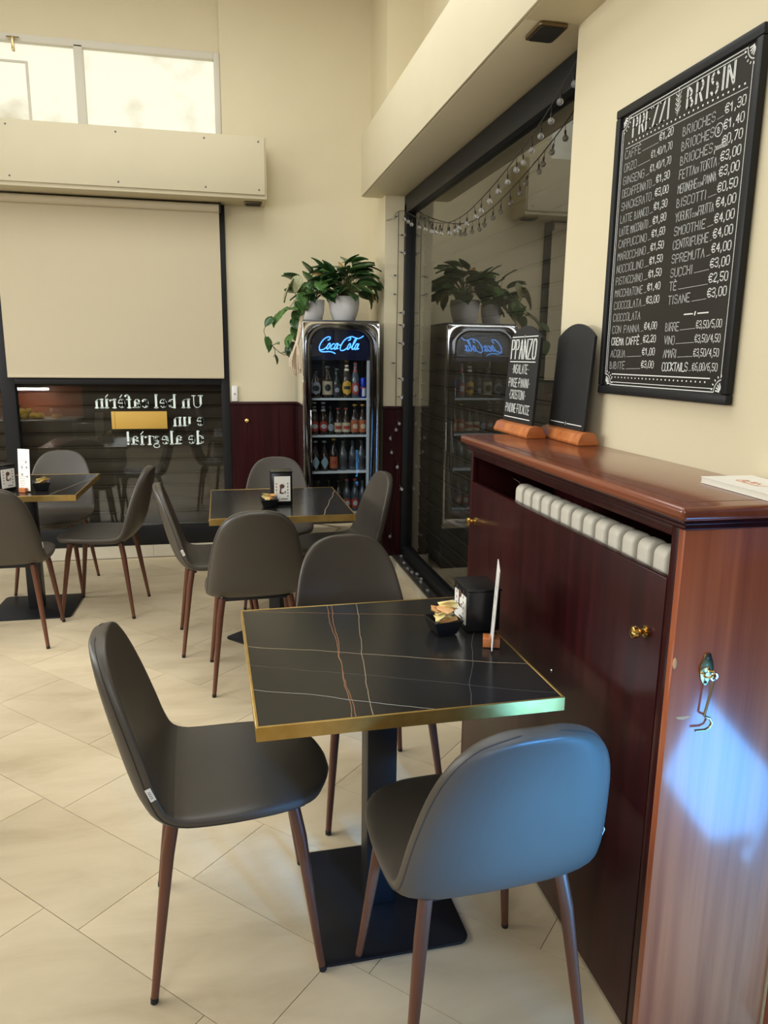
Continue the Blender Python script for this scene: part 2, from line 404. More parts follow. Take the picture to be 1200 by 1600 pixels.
# spot/speaker grilles let into the two boxes
def grille(loc, sx, sy, label):
    t = thing('ceiling_speaker', label, 'speaker', loc)
    MB().prism(rrect(-sx/2, sx/2, -sy/2, sy/2, .012), -.012, 0).build('rim', vent_m, t, bevel=.003)
    MB().prism(rrect(-sx/2+.01, sx/2-.01, -sy/2+.01, sy/2-.01, .01), -.016, -.01).build('grille', vent_dark, t)
grille((1.082, 2.52, 2.554), .10, .13, 'small dark bronze-rimmed speaker under the long soffit over the side window')
grille((.265, 5.52, 2.534), .12, .10, 'small dark bronze-rimmed speaker under the end of the pelmet over the blind')

# ------------------------------------------------------------------ side window (right): frame, glass, outside shutter
GX = 1.285
w1 = bpy.data.objects.new('window_1', None); COL.objects.link(w1); w1['kind'] = 'structure'
fm = MB()
fm.box(1.25, 1.33, 5.075, 5.129, .15, 2.5).build('window_frame', black_metal, w1, bevel=.003)
MB().box(1.25, 1.33, 2.466, 5.129, 2.44, 2.553).build('window_frame', black_metal, w1, bevel=.003)
MB().box(1.25, 1.33, 2.466, 5.129, .073, .15).build('window_frame', black_metal, w1, bevel=.003)
MB().box(1.25, 1.33, 2.466, 2.52, .15, 2.44).build('window_frame', black_metal, w1, bevel=.003)
MB().box(GX, GX+.008, 2.52, 5.075, .15, 2.44).build('window_glass', glass_side, w1)
struct(MB().box(1.190, 1.2495, 2.466, 5.106, .066, .078).build('trim_6', mat('granite_sill', (.05, .043, .037), .25)))
struct(MB().box(1.192, 1.2495, 2.466, 5.106, .0, .0655).build('baseboard_right', marble_w))
struct(MB().box(1.10, 1.2495, 5.107, 5.129, .0, .071).build('trim_7', marble_w))
def slat_profile():
    return [(0, 0), (.003, .010), (.0055, .03), (.0065, .052), (.006, .076), (.0065, .082), (.011, .086), (.0115, .091), (.006, .095), (.001, .0965), (-.004, .0965), (-.004, 0)]
def shutter(name, label, axis, fixed, a, b, z0, n, m):
    t = thing(name, label, 'shutter', (0, 0, 0))
    first = None
    for i in range(n):
        if first is None:
            mb = MB()
            pr = slat_profile()
            if axis == 'x': # plane X = fixed, room on the -X side, slats run along Y
                mb.prism([(-u, v) for u, v in pr][::-1], a, b, 'y')
                # axis 'y' maps (u,v)->(v,t,u): swap
                mb = MB(); mb.prism([(v, -u) for u, v in pr], a, b, 'y')
            else:
                mb = MB(); mb.prism([(-u, v) for u, v in pr], a, b, 'x')
            first = mb.build('slat', m, t, smooth=True, angle=50); o = first
        else:
            o = first.copy(); COL.objects.link(o); o.parent = t
        o.location = (fixed, 0, z0+.1*i) if axis == 'x' else (0, fixed, z0+.1*i)
    return t
shutter('roller_shutter', 'closed brown metal roller shutter outside the long side window', 'x', 1.40, 2.30, 5.125, .02, 25, slat_m)
struct(MB().box(1.5, 1.56, 2.3, 5.13, 0, 2.6).build('wall_outside_right', mat('outer_dark', (.02, .018, .015), .9)))

# ------------------------------------------------------------------ back window with lettering
w2 = bpy.data.objects.new('window_2', None); COL.objects.link(w2); w2['kind'] = 'structure'
MB().box(.008, .069, YB-.02, YB+.06, .095, 2.53).build('window_frame', black_metal, w2, bevel=.003)
MB().box(-1.49, -1.395, YB-.02, YB+.06, .095, 2.53).build('window_frame', black_metal, w2, bevel=.003)
MB().box(-1.395, .008, YB-.016, YB+.06, .095, .235).build('window_frame', black_metal, w2, bevel=.003)
MB().box(-1.395, .008, YB-.025, YB+.06, 1.285, 1.335).build('window_frame', black_metal, w2, bevel=.004)
MB().box(-1.395, .008, YB-.02, YB+.06, 2.46, 2.53).build('window_frame', black_metal, w2, bevel=.003)
MB().box(-1.395, .008, YB+.012, YB+.020, .235, 1.285).build('window_glass', glass_back, w2)
MB().box(-1.395, .008, YB+.012, YB+.020, 1.335, 2.46).build('window_glass', glass_back, w2)
w3 = bpy.data.objects.new('window_3', None); COL.objects.link(w3); w3['kind'] = 'structure'
MB().box(XL+.02, -1.492, YB-.016, YB+.06, .095, .235).build('window_frame', black_metal, w3, bevel=.003)
MB().box(XL+.02, -1.492, YB-.02, YB+.06, 1.285, 1.335).build('window_frame', black_metal, w3, bevel=.003)
MB().box(XL+.02, -1.492, YB+.012, YB+.020, .235, 1.285).build('window_glass', glass_back, w3)
MB().box(XL+.02, -1.492, YB-.02, YB+.06, 1.336, 2.53).build('window_panel', paint, w3)
shutter('roller_shutter', 'closed grey-brown roller shutter outside the back window', 'y', YB+.14, XL+.05, .06, .03, 14, slat_m)
struct(MB().box(XL, .07, YB+.2, YB+.26, .1, 2.6).build('wall_outside_back', mat('outer_dark', (.02, .018, .015), .9)))

# serif letters, seen mirrored from inside: (u, v) with u running to the viewer's left
SER = {}
def arc(cx, cy, rx, ry, a0, a1, n=10): return [(cx+rx*math.cos(math.radians(a0+(a1-a0)*i/n)), cy+ry*math.sin(math.radians(a0+(a1-a0)*i/n))) for i in range(n+1)]
# each glyph: (advance, list of (kind, pts)) ; x-height 1, ascender 1.55
def T(p): return ('T', p)
def H(p): return ('h', p)
def D(x, y): return ('d', [(x, y)])
SER['n'] = (1.12, [T([(.22, 0), (.22, .97)]), H([(.05, .97), (.22, .97)]), H([(.04, 0), (.42, 0)]), H(arc(.52, .68, .3, .3, 160, 70, 6)), T([(.80, .72), (.80, 0)]), H([(.62, 0), (1.0, 0)]), H(arc(.58, .70, .22, .27, 90, 0, 6))])
SER['u'] = (1.12, [T([(.22, .97), (.22, .28)]), H([(.04, .97), (.22, .97)]), H(arc(.50, .28, .28, .27, 180, 300, 8)), T([(.80, .97), (.80, 0)]), H([(.62, .97), (.8, .97)]), H([(.8, 0), (.98, .02)])])
SER['U'] = (1.5, [T([(.3, 1.4), (.3, .45)]), H([(.05, 1.4), (.58, 1.4)]), H(arc(.70, .45, .40, .44, 180, 360, 12)), H([(1.10, .45), (1.10, 1.4)]), H([(.9, 1.4), (1.32, 1.4)])])
SER['b'] = (1.05, [T([(.22, 0), (.22, 1.5)]), H([(.04, 1.5), (.22, 1.5)]), H(arc(.48, .5, .28, .48, 120, -120, 12)), T(arc(.52, .5, .28, .42, 50, -50, 8))])
SER['d'] = (1.08, [T([(.80, 0), (.80, 1.5)]), H([(.62, 1.5), (.8, 1.5)]), H([(.8, 0), (.98, 0)]), H(arc(.54, .5, .30, .48, 60, 300, 12)), T(arc(.50, .5, .28, .42, 130, 230, 8))])
SER['e'] = (.98, [H([(.16, .54), (.76, .54)]), H(arc(.48, .5, .32, .48, 5, 320, 16)), T(arc(.46, .5, .28, .42, 120, 235, 8))])
SER['c'] = (.9, [H(arc(.48, .5, .32, .48, 50, 320, 14)), T(arc(.46, .5, .28, .42, 120, 235, 8)), D(.68, .78)])
SER['a'] = (1.02, [T([(.66, .68), (.66, .06)]), H([(.66, .03), (.92, .03)]), H(arc(.42, .72, .26, .25, 150, 0, 8)), H(arc(.40, .29, .26, .27, 60, 330, 12)), T(arc(.34, .28, .16, .2, 120, 240, 6)), D(.22, .78)])
SER['l'] = (.58, [T([(.27, 0), (.27, 1.5)]), H([(.08, 1.5), (.27, 1.5)]), H([(.06, 0), (.48, 0)])])
SER['i'] = (.58, [T([(.27, 0), (.27, .97)]), H([(.08, .97), (.27, .97)]), H([(.06, 0), (.48, 0)]), H([(.38, 1.20), (.10, 1.52)])])
SER['r'] = (.85, [T([(.25, 0), (.25, .97)]), H([(.06, .97), (.25, .97)]), H([(.06, 0), (.5, 0)]), H(arc(.55, .62, .28, .32, 160, 70, 6)), D(.7, .86)])
SER['f'] = (.70, [T([(.30, 0), (.30, 1.25)]), H([(.1, 0), (.52, 0)]), H([(.08, .95), (.6, .95)]), H(arc(.52, 1.22, .22, .28, 180, 40, 6)), D(.68, 1.36)])
SER['g'] = (1.0, [H(arc(.42, .66, .27, .30, 0, 360, 16)), T(arc(.42, .66, .24, .22, 140, 220, 6)), T(arc(.42, .66, .24, .22, 40, -40, 6)), H([(.62, .88), (.9, .95)]), H([(.3, .38), (.22, .2), (.7, .08)]), H(arc(.47, -.17, .34, .22, 80, 440, 16))])
SER['!'] = (.5, [T([(.25, .45), (.25, 1.45)]), D(.25, .08)])
SER['È'] = SER['e'][0], SER['e'][1]+[H([(.60, 1.18), (.38, 1.48)])]
def serif(mb, text, u0, z, hx, fr):
    # u grows to the viewer's left, x-height hx
    u = u0
    for c in text:
        if c == ' ': u += .5*hx; continue
        adv_, parts = SER[c]
        for kind, pts in parts:
            q = [(u+a*hx, z+b*hx) for a, b in pts]
            if kind == 'd':
                x_, y_ = q[0]; r = .13*hx
                mb.add([fr(x_+r*math.cos(k*PI/4), y_+r*math.sin(k*PI/4)) for k in range(8)], [tuple(range(8))])
            else: ribbon(mb, q, hx*(.25 if kind == 'T' else .095), fr)
        u += adv_*hx
    return u-u0
YT = YB+.008
frw = lambda u, v: (-.125-u, YT, v)
def text_line(txt, z, hx, wanted, name):
    mb = MB(); wd = serif(mb, txt, 0, z, hx, lambda u, v: (u, v, 0))
    k = wanted/wd; mb.v = [(-.125-a*k, YT+.003, b) for a, b, c in mb.v]
    o = mb.build(name, text_w, w2)
    so = o.modifiers.new('s', 'SOLIDIFY'); so.thickness = .0006
    return o
text_line('Un bel cafÈrin', 1.118, .062, .765, 'lettering')
text_line('e un', .985, .062, .228, 'lettering')
text_line('de alegria!', .850, .062, .56, 'lettering')
MB().box(-.775, -.388, YB+.006, YB+.0095, .965, 1.092).build('yellow_panel', yel, w2, bevel=.001)
MB().box(-.7525, -.7505, YB+.0052, YB+.0059, .966, 1.091).build('panel_seam', print_b, w2)

# clerestory window above the pelmet
def clere():
    mm = mat('frosted_lit_pane', (.12, .11, .09), .5)
    tc = N(mm, 'ShaderNodeTexCoord'); nz = N(mm, 'ShaderNodeTexNoise', _Scale=2.6, _Detail=6); cr = N(mm, 'ShaderNodeValToRGB')
    e = cr.color_ramp.elements; e[0].position = .27; e[0].color = (.52, .44, .25, 1); e[1].position = .50; e[1].color = (1, .97, .76, 1)
    L(mm, tc.outputs['Object'], nz.inputs[0]); L(mm, nz.outputs[0], cr.inputs[0])
    L(mm, cr.outputs[0], bsdf(mm).inputs['Emission Color']); bsdf(mm).inputs['Emission Strength'].default_value = .93
    return mm
pane = clere()
w4 = bpy.data.objects.new('window_4', None); COL.objects.link(w4); w4['kind'] = 'structure'
for a, b in ((-2.3, -.872), (-.815, .028)):
    MB().box(a, b, YB+.085, YB+.095, 2.95, 3.475).build('window_glass', pane, w4)
    MB().box(a, b, YB+.06, YB+.08, 3.0, 3.012).build('glazing_bar', win_wood, w4)
MB().box(-.872, -.815, YB+.04, YB+.11, 2.93, 3.49).build('window_frame', win_wood, w4, bevel=.004)
MB().box(.028, .069, YB+.04, YB+.11, 2.93, 3.52).build('window_frame', win_wood, w4, bevel=.004)
MB().box(XL, .028, YB+.04, YB+.11, 3.475, 3.52).build('window_frame', win_wood, w4, bevel=.004)
MB().box(XL, .028, YB+.03, YB+.11, 2.925, 2.95).build('window_frame', win_wood, w4, bevel=.004)
MB().box(XL, -2.3, YB+.06, YB+.11, 2.95, 3.475).build('window_frame', win_wood, w4)
MB().box(-1.18, -1.165, YB+.07, YB+.084, 2.96, 3.36).build('glazing_bar', win_wood, w4)
MB().box(-2.3, -1.165, YB+.07, YB+.084, 3.36, 3.372).build('glazing_bar', win_wood, w4)
t = thing('window_catch', 'small brass catch on the top edge of the high frosted window', 'catch', (-1.235, YB+.03, 3.46))
MB().box(-.008, .008, -.015, .009, -.05, .035).build('plate', brass_old, t, bevel=.002)
MB().tube([(-.035, -.01, .03), (.04, -.01, .03)], .005).build('lever', brass_old, t, smooth=True)

# roller blind
t = thing('roller_blind', 'cream fabric roller blind covering the upper half of the back window', 'blind', (0, 0, 0))
MB().box(-1.425, .032, 5.598, 5.6005, 1.345, 2.48).build('fabric', blind_m, t)
MB().tube([(-1.425, 5.585, 2.497), (.032, 5.585, 2.497)], .028, 16).build('roller', blind_m, t, smooth=True)
MB().box(-1.425, .032, 5.592, 5.607, 1.332, 1.350).build('bottom_bar', blind_m, t, bevel=.003)
MB().box(.034, .046, 5.56, 5.62, 2.465, 2.532).build('bracket', black_metal, t)

# wainscot (mahogany) right of the window and on the column
wn = struct(MB().box(.070, 1.117, YB-.022, YB-.001, .002, 1.14).build('trim_8', mahog))
MB().box(.070, 1.117, YB-.035, YB-.0005, 1.141, 1.163).build('cap_moulding', mahog, wn, bevel=.005)
for i in range(1, 9): MB().box(.07+i*.118-.002, .07+i*.118+.002, YB-.0245, YB-.0225, .05, 1.12).build('groove', mahog, wn)
wn2 = struct(MB().box(1.118, 1.249, 5.108, 5.1295, .073, 1.14).build('trim_9', mahog))
MB().box(1.110, 1.249, 5.098, 5.1293, 1.1405, 1.162).build('cap_moulding', mahog, wn2, bevel=.005)
MB().prism([(0, 0), (0, 1)], 0, 0) if False else None
t = thing('wainscot_knob', 'small round brass knob on the dark red wainscot left of the fridge', 'knob', (.186, YB-.022, 1.024))
MB().lathe([(.012, 0), (.006, .006), (.006, .014), (.013, .020), (.014, .028), (.006, .034)], 0, 0, 0, 14).xf(Matrix.Rotation(PI/2, 4, 'X')).build('knob', brass, t, smooth=True)
t = thing('door_sensor', 'small white plastic sensor box standing on the wainscot cap beside the window frame', 'sensor', (.104, YB-.012, 1.164))
MB().box(-.022, .022, -.012, .011, 0, .115).build('housing', plastic_w, t, bevel=.006)
MB().box(-.006, .006, -.0145, -.0125, .05, .062).build('button', print_m, t)

# ------------------------------------------------------------------ radiator cabinet
CX = .85; CY0, CY1 = 1.205, 2.445; CZ = 1.187
t = thing('radiator_cabinet', 'tall mahogany radiator cabinet against the right wall with a moulded top', 'cabinet', (0, 0, 0))
CAB = t
fp = MB().box(CX, CX+.018, CY0+.045, CY1-.02, .012, 1.078).build('front_panel', mahog, t, bevel=.002)
MB().box(CX+.001, CX+.02, CY0+.02, CY0+.043, 0, CZ).build('stile', mahog, t, bevel=.001)
MB().box(CX+.001, CX+.02, CY1-.018, CY1, 0, CZ).build('stile', mahog, t, bevel=.001)
MB().box(CX+.001, CX+.02, CY0+.0435, CY1-.0185, 1.166, CZ).build('top_rail', mahog, t, bevel=.001)
MB().box(CX, XR-.002, CY0, CY0+.0195, 0, CZ).build('end_panel', mahog_lit, t, bevel=.0015)['label'] = 'orange-brown mahogany end panel, daylight put into its colour'
MB().box(CX+.021, XR-.002, CY1-.018, CY1, 0, CZ).build('end_panel', mahog, t)
MB().box(CX+.03, XR-.012, CY0+.03, CY1-.03, 0, .02).build('bottom_panel', mahog, t)
MB().box(XR-.010, XR-.002, CY0+.021, CY1-.019, 0, CZ-.001).build('back_panel', mahog, t)
def top_layer(o_, z0, z1, bev, name, mm, seg=3):
    return MB().box(CX-o_, XR-.001, CY0-o_, CY1+o_*.6+.02, z0, z1).build(name, mm, t, bevel=bev, bseg=seg)
top_layer(.008, CZ+.0005, 1.197, .003, 'moulding', mahog); top_layer(.014, 1.1975, 1.208, .004, 'moulding', mahog)
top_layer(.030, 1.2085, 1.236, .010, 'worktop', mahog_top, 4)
MB().box(CX+.008, CX+.0095, CY0+.02, CY1, 1.236, 1.2364).build('inlay_line', mahog, t)
MB().box(CX+.008, XR-.002, CY0+.02, CY0+.0215, 1.236, 1.2364).build('inlay_line', mahog, t)
for y in (2.375, 1.305):
    k = MB().lathe([(.013, 0), (.013, .003), (.006, .005), (.0055, .014), (.010, .018), (.0135, .024), (.012, .031), (.005, .034)], 0, 0, 0, 18)
    k.xf(Matrix.Translation((CX, y, .947)) @ Matrix.Rotation(-PI/2, 4, 'Y')); k.build('knob', brass, fp, smooth=True)['label'] = 'polished brass knob'
MB().lathe([(.004, 0), (.003, .002)], 0, 0, 0, 10).xf(Matrix.Translation((CX, 1.725, .675)) @ Matrix.Rotation(-PI/2, 4, 'Y')).build('screw', chrome, fp)
# scars in the end panel
raw = mat('bare_wood', (.62, .36, .18), .8)
ep = [o for o in t.children if o.name.startswith('end_panel')][0]
MB().prism([(.868, .800), (.878, .794), (.893, .795), (.903, .802), (.885, .8035)], CY0-.0006, CY0, 'y').build('chip', raw, ep) if False else None
mb = MB(); pts = [(.868, .8015), (.874, .7965), (.886, .7945), (.897, .797), (.903, .8025)]
mb.prism([(z_, x_) for x_, z_ in pts], CY0-.0008, CY0-.0002, 'y'); mb.build('chip', raw, ep)
mb = MB(); mb.sphere((CX+.004, CY0-.001, .918), .012, 10, 6, .35, .3, 1); mb.build('chip', raw, ep, smooth=True)

# radiator in the cabinet
t = thing('radiator', 'cream ribbed radiator seen through the slot of the mahogany cabinet', 'radiator', (0, 0, 0))
f0 = None
NS = 14
for i in range(NS):
    if f0 is None:
        mb = MB(); mb.prism([(a, b) for a, b in rrect(.876, 1.02, .28, 1.135, .035, 5)][::1], -.0235, .0235, 'z')
        mb = MB(); out = rrect(.878, .932, .28, 1.124, .022, 5)     # (x, z)
        mb.prism([(z_, x_) for x_, z_ in rrect(.925, 1.02, .30, 1.088, .02, 4)][::-1], -.012, .012, 'y')
        mb.prism([(z_, x_) for x_, z_ in out][::-1], -.0235, .0235, 'y')
        f0 = mb.build('section', radiator_m, t, bevel=.008, bseg=3); o = f0
    else:
        o = f0.copy(); COL.objects.link(o); o.parent = t
    o.location = (0, 1.262+i*.063, 0)
MB().tube([(.95, 1.24, .34), (.95, 2.11, .34)], .018, 10).build('header_pipe', radiator_m, t, smooth=True)
MB().tube([(.95, 1.24, 1.08), (.95, 2.15, 1.08)], .018, 10).build('header_pipe', radiator_m, t, smooth=True)
MB().tube([(.92, 2.125, 1.10), (.905, 2.14, 1.125), (.90, 2.17, 1.13)], .004, 6).build('bleed_key', chrome, t, smooth=True)

# cabin hook on the end panel
t = thing('cabin_hook', 'aged brass cabin hook hanging on the orange end panel of the cabinet', 'hook', (.926, CY0, .9))
MB().prism([(z_, x_) for x_, z_ in [(-.006, .034), (.006, .034), (.014, .012), (.016, 0), (.012, -.018), (.004, -.034), (-.004, -.034), (-.012, -.018), (-.016, 0), (-.014, .012)]], -.003, 0, 'y').build('plate', brass_old, t, bevel=.001)
MB().tube([(.0+.010*math.cos(a), -.012-.009*math.sin(a)*1.2, -.006+.004*math.cos(a)) for a in [2*PI*k/14 for k in range(14)]], .0022, 6, closed=True).build('eye', brass, t, smooth=True)
MB().tube([(.006, -.018, -.016), (.003, -.016, -.05), (-.002, -.012, -.095), (.002, -.011, -.098), (.012, -.011, -.102), (.018, -.011, -.112), (.014, -.011, -.122), (.004, -.011, -.1265), (-.018, -.011, -.126)], .0026, 8).build('hook_rod', brass_old, t, smooth=True)
MB().tube([(.006+.007*math.cos(a), -.018, -.009+.007*math.sin(a)) for a in [2*PI*k/12 for k in range(12)]], .0024, 6, closed=True).build('ring', chrome, t, smooth=True)
for z_ in (.026, -.027): MB().sphere((0, -.0035, z_), .0032, 8, 4, 1, .5, 1).build('screw', steel_d, t)

struct(MB().box(XR+.001, XR+.16, 1.185, 1.199, 0, ZC-.01).build('door_casing', mahog_lit)).name = 'trim_14'
# magazine on the cabinet top
t = thing('booklet', 'thick white booklet with an orange logo lying on the cabinet top', 'booklet', (1.03, 1.425, 1.2368), -1.60)
MB().box(.0, .29, .0, .125, .0, .001).build('cover', paper, t)
MB().box(.002, .288, .001, .124, .0012, .0125).build('pages', mat('page_edges', (.72, .68, .56), .8), t)
MB().box(.0, .29, .0, .125, .0127, .0137).build('cover', paper, t)
mb = MB(); frb = lambda u, v: (u, v, .0140)
for pth in ([(.055, .05), (.062, .068), (.072, .066), (.07, .052), (.08, .05)], [(.082, .05), (.092, .07), (.098, .052), (.108, .066), (.118, .052)], [(.06, .044), (.13, .040), (.14, .06)]): ribbon(mb, pth, .004, frb)
mb.build('printed_logo', print_o, t)

# ------------------------------------------------------------------ table chalkboards on the cabinet
def standing_board(loc, yaw, lean, label, lettered):
    t = thing('table_chalkboard', label, 'chalkboard', loc, yaw)
    # local: faces -X, width along Y, wooden foot
    prof = [(-.034, 0), (.034, 0), (.036, .008), (.020, .038), (.004, .040), (-.010, .040), (-.024, .034), (-.036, .008)]
    MB().prism([(z_, x_) for x_, z_ in prof], -.155, .155, 'y').build('foot', wood_o, t, bevel=.0012)
    W, Hh, R = .132, .335, .0
    out = [(-W, 0), (W, 0), (W, Hh-.042)]
    out += [(W*(1-k/8), Hh-.042*(1-k/8)**2) for k in range(1, 16)]
    out += [(-W, Hh-.042)]
    mb = MB().prism([(y_, z_) for y_, z_ in out], -.005, .005, 'x')
    M = Matrix.Translation((-.004, 0, .0405)) @ Matrix.Rotation(lean, 4, 'Y')
    mb.xf(M); mb.build('slate', slate, t, bevel=.0015)
    lt = MB(); fr = lambda u, v: tuple(M @ Vector((-.0057, W-u, v)))
    if lettered:
        ribbon(lt, [(.02, .298), (.125, .298)], .0028, fr); ribbon(lt, [(.139, .298), (.244, .298)], .0028, fr); ribbon(lt, [(.132, .293), (.132, .303)], .0025, fr)
        lt2 = 'PPANZO'
        for dx_ in (0, .006):
            st = rnd.getstate(); write(lt, lt2, .020+dx_, .222, .066, .0255, .0036, fr, jit=0, adv=1.48); rnd.setstate(st)
        ribbon(lt, [(.02, .212), (.242, .212)], .0028, fr)
        for txt, z_, w_, x_ in (('·INSALATE·', .172, .0125, .045), ('·PINSE·PANINI·', .124, .0125, .018), ('·CROSTONI·', .082, .0125, .04), ('·PIADINE·FOCACCE', .034, .0112, .012)):
            write(lt, txt, x_, z_, .030, w_, .0024, fr, jit=.1, adv=1.42)
        ribbon(lt, [(.015, .016), (.245, .016)], .0028, fr)
    else:
        ribbon(lt, [(.015, .016), (.120, .016)], .0026, fr); ribbon(lt, [(.142, .016), (.248, .016)], .0026, fr); ribbon(lt, [(.131, .012), (.131, .020)], .0028, fr)
    lt.build('chalk_lettering', chalk, t)
    return t
tb = standing_board((1.035, 2.478, 1.2365), .0, .06, 'small arched chalkboard reading PPANZO in a wooden foot on the cabinet', True)
tb = standing_board((1.118, 2.262, 1.2365), -.02, .06, 'blank arched black chalkboard in a wooden foot beside the wall', False)

# ------------------------------------------------------------------ framed price board on the right wall
K = (XR-.021)/1.133; K2 = (XR-.0125)/1.133
t = thing('price_board', 'large black framed chalk price list hanging on the cream right wall', 'price board', (XR-.001, 2.107*K, 1.5))
BZ = lambda z: (z-1.5)*K
U1 = .601*K; zb, zt = BZ(1.400), BZ(2.194); fw = .024
MB().box(-.012, -.002, -U1+fw*.6, -fw*.6, zb+fw*.6, zt-fw*.6).build('slate', slate_p, t)
def bar(y0, y1, z0, z1): MB().box(-.021, -.0005, y0, y1, z0, z1).build('frame', black_metal, t, bevel=.004)
bar(-U1, 0, zt-fw, zt); bar(-U1, 0, zb, zb+fw); bar(-U1, -U1+fw, zb+fw+.0005, zt-fw-.0005); bar(-fw, 0, zb+fw+.0005, zt-fw-.0005)
frp = lambda u, v: (-.0125, (2.1-u)*K2-2.107*K, (v-1.5)*K2)
ch = MB(); cd_ = MB()
HT = .0205
left = [('CAFFÈ', '€1,20'), ('ORZO', '€1,40/1,70'), ('GINSENG', '€1,40/1,70'), ('DECAFFEINATO', '€1,30'), ('SHACKERATO', '€3,00'), ('LATTE BIANCO', '€1,30'),
        ('LATTE MACCHIATO', '€1,80'), ('CAPPUCCINO', '€1,60'), ('MAROCCHINO', '€1,50'), ('NOCCIOLINO', '€1,50'), ('PISTACCHINO', '€1,50'), ('MACCHIATONE', '€1,40'),
        ('CIOCCOLATA', '€3,00'), ('CIOCCOLATA', ''), ('CON PANNA', '€4,00'), ('CREMA CAFFÈ', '€2,20'), ('ACQUA', '€1,00'), ('BIBITE', '€3,00')]
z_top, z_bot = 2.050, 1.474
for i, (a, b) in enumerate(left):
    z = z_top+(z_bot-z_top)*i/17
    wg = min(.0125, .155/(len(a)*1.36)); mbx = ch if a in ('CREMA CAFFÈ',) else cd_
    xe = write(mbx, a, .060, z, HT, wg,   .0023 if mbx is ch else .0019, frp, adv=1.36)
    if b:
        wp = .0098 if len(b) < 7 else .0076
        tot = sum((.55 if c in ',.' else 1) for c in b)*wp*1.38
        write(ch, b,   .292, z+.006, HT*.86, wp, .0023 if len(b) < 7 else .0015, frp, right=True, adv=1.38)
        ribbon(cd_, [(xe+.004, z+.001), (  .292-tot-.005, z+.003)], .0012, frp)
right = [('BRIOCHES', '€1,30'), ('BRIOCHES', '€1,40'), ('BRIOCHES', '€0,70'), ('FETTA DI TORTA', '€3,00'), ('MERINGHE', '€3,00'), ('BISCOTTI', '€0,50'), ('YOGURT', '€4,00'),
         ('SMOOTHIE', '€4,00'), ('CENTRIFUGHE', '€4,00'), ('SPREMUTA', '€4,00'), ('SUCCHI', '€3,00'), ('TÈ', '€2,50'), ('TISANE', '€3,00')]
for i, (a, b) in enumerate(right):
    z = 2.040+(1.641-2.040)*i/12
    wg = min(.0125, .15/(len(a)*1.36))
    if a == 'FETTA DI TORTA':
        xe = write(cd_, 'FETTA', .332, z, HT, .0098, .0023, frp, adv=1.36); xe = write(cd_, 'DI', xe, z, HT*.6, .007, .002, frp, adv=1.3); xe = write(cd_, 'TORTA', xe+.003, z, HT, .0098, .0023, frp, adv=1.3)
    elif a in ('MERINGHE', 'YOGURT'):
        xe = write(cd_, a, .332, z, HT, .0082 if a == 'MERINGHE' else .0092, .0021, frp, adv=1.25); xe = write(cd_, 'CON', xe, z, HT*.45, .006, .0018, frp, adv=1.2)
        xe = write(cd_, 'PANNA' if a == 'MERINGHE' else 'FRUTTA', xe+.002, z, HT, .0078, .0021, frp, adv=1.25)
    else: xe = write(cd_, a, .332, z, HT, wg, .0023, frp, adv=1.36)
    if i == 1:
        write(ch, 'B', xe+.009, z+.004, HT*.6, .008, .002, frp, jit=0)
        ribbon(ch, [(xe+.013+.014*math.cos(k*PI/8), z+.010+.014*math.sin(k*PI/8)) for k in range(17)], .002, frp); xe += .03
    if i == 2:
        # "piccolo" in small joined letters
        x_ = xe+.004
        for q in range(7):
            ribbon(ch, [(x_+.003+.003*math.cos(k*PI/3), z+.005+.004*math.sin(k*PI/3)) for k in range(7)], .0017, frp); x_ += .0068
        ribbon(ch, [(xe+.004, z-.006), (xe+.005, z+.011)], .0017, frp); ribbon(ch, [(xe+.04, z), (xe+.042, z+.016)], .0017, frp); xe = x_+.002
    tot = (4+.55)*.0112*1.38
    write(ch, b, .562, z+.006, HT*.95, .0112, .0024, frp, right=True, adv=1.38)
    if .562-tot-.006 > xe+.006: ribbon(cd_, [(xe+.004, z+.001), (.562-tot-.005, z+.003)], .0012, frp)
for i, (a, b) in enumerate([('BIRRE', '€3,50/5,00'), ('VINO', '€3,50/4,50'), ('AMARI', '€3,50/4,50'), ('COCKTAILS', '€6,00/6,50')]):
    z = 1.574+(1.474-1.574)*i/3
    xe = write(ch if i == 3 else cd_, a, .330, z, HT, .0110, .0023, frp, adv=1.18)
    tot = (8+1.1)*.0078*1.36
    write(ch, b, .556, z+.003, HT*.85, .0078, .0017, frp, right=True, adv=1.36)
    if .556-tot > xe+.008: ribbon(cd_, [(xe+.004, z+.001), (.556-tot-.004, z+.003)], .0012, frp)
# short divider, top and bottom dotted rules
for a, b in ((.405, .440), (.460, .500)): ribbon(ch, [(a, 1.612), (b, 1.612)], .0028, frp)
ribbon(ch, [(.448, 1.609), (.450, 1.616)], .004, frp)
ribbon(cd_, [(.06, 2.078), (.56, 2.078)], .0022, frp); ribbon(ch, [(.075, 1.459), (.53, 1.459)], .0026, frp)
for k in range(27): u = .075+k*.0182; ribbon(ch, [(u, 2.0885), (u+.002, 2.0885)], .0042, frp); ribbon(ch, [(u, 1.450), (u+.002, 1.450)], .0036, frp) if u < .53 else None
# title with doubled strokes
def title(txt, u, z, hg, wd_):
    for dx_ in (0, .0042):
        st = rnd.getstate(); write(ch, txt, u+dx_, z, hg, wd_, .0027, frp, jit=0, adv=1.62); rnd.setstate(st)
title('PREZZI', .090, 2.100, .048, .0200); title('BRISIN', .336, 2.100, .048, .0225)
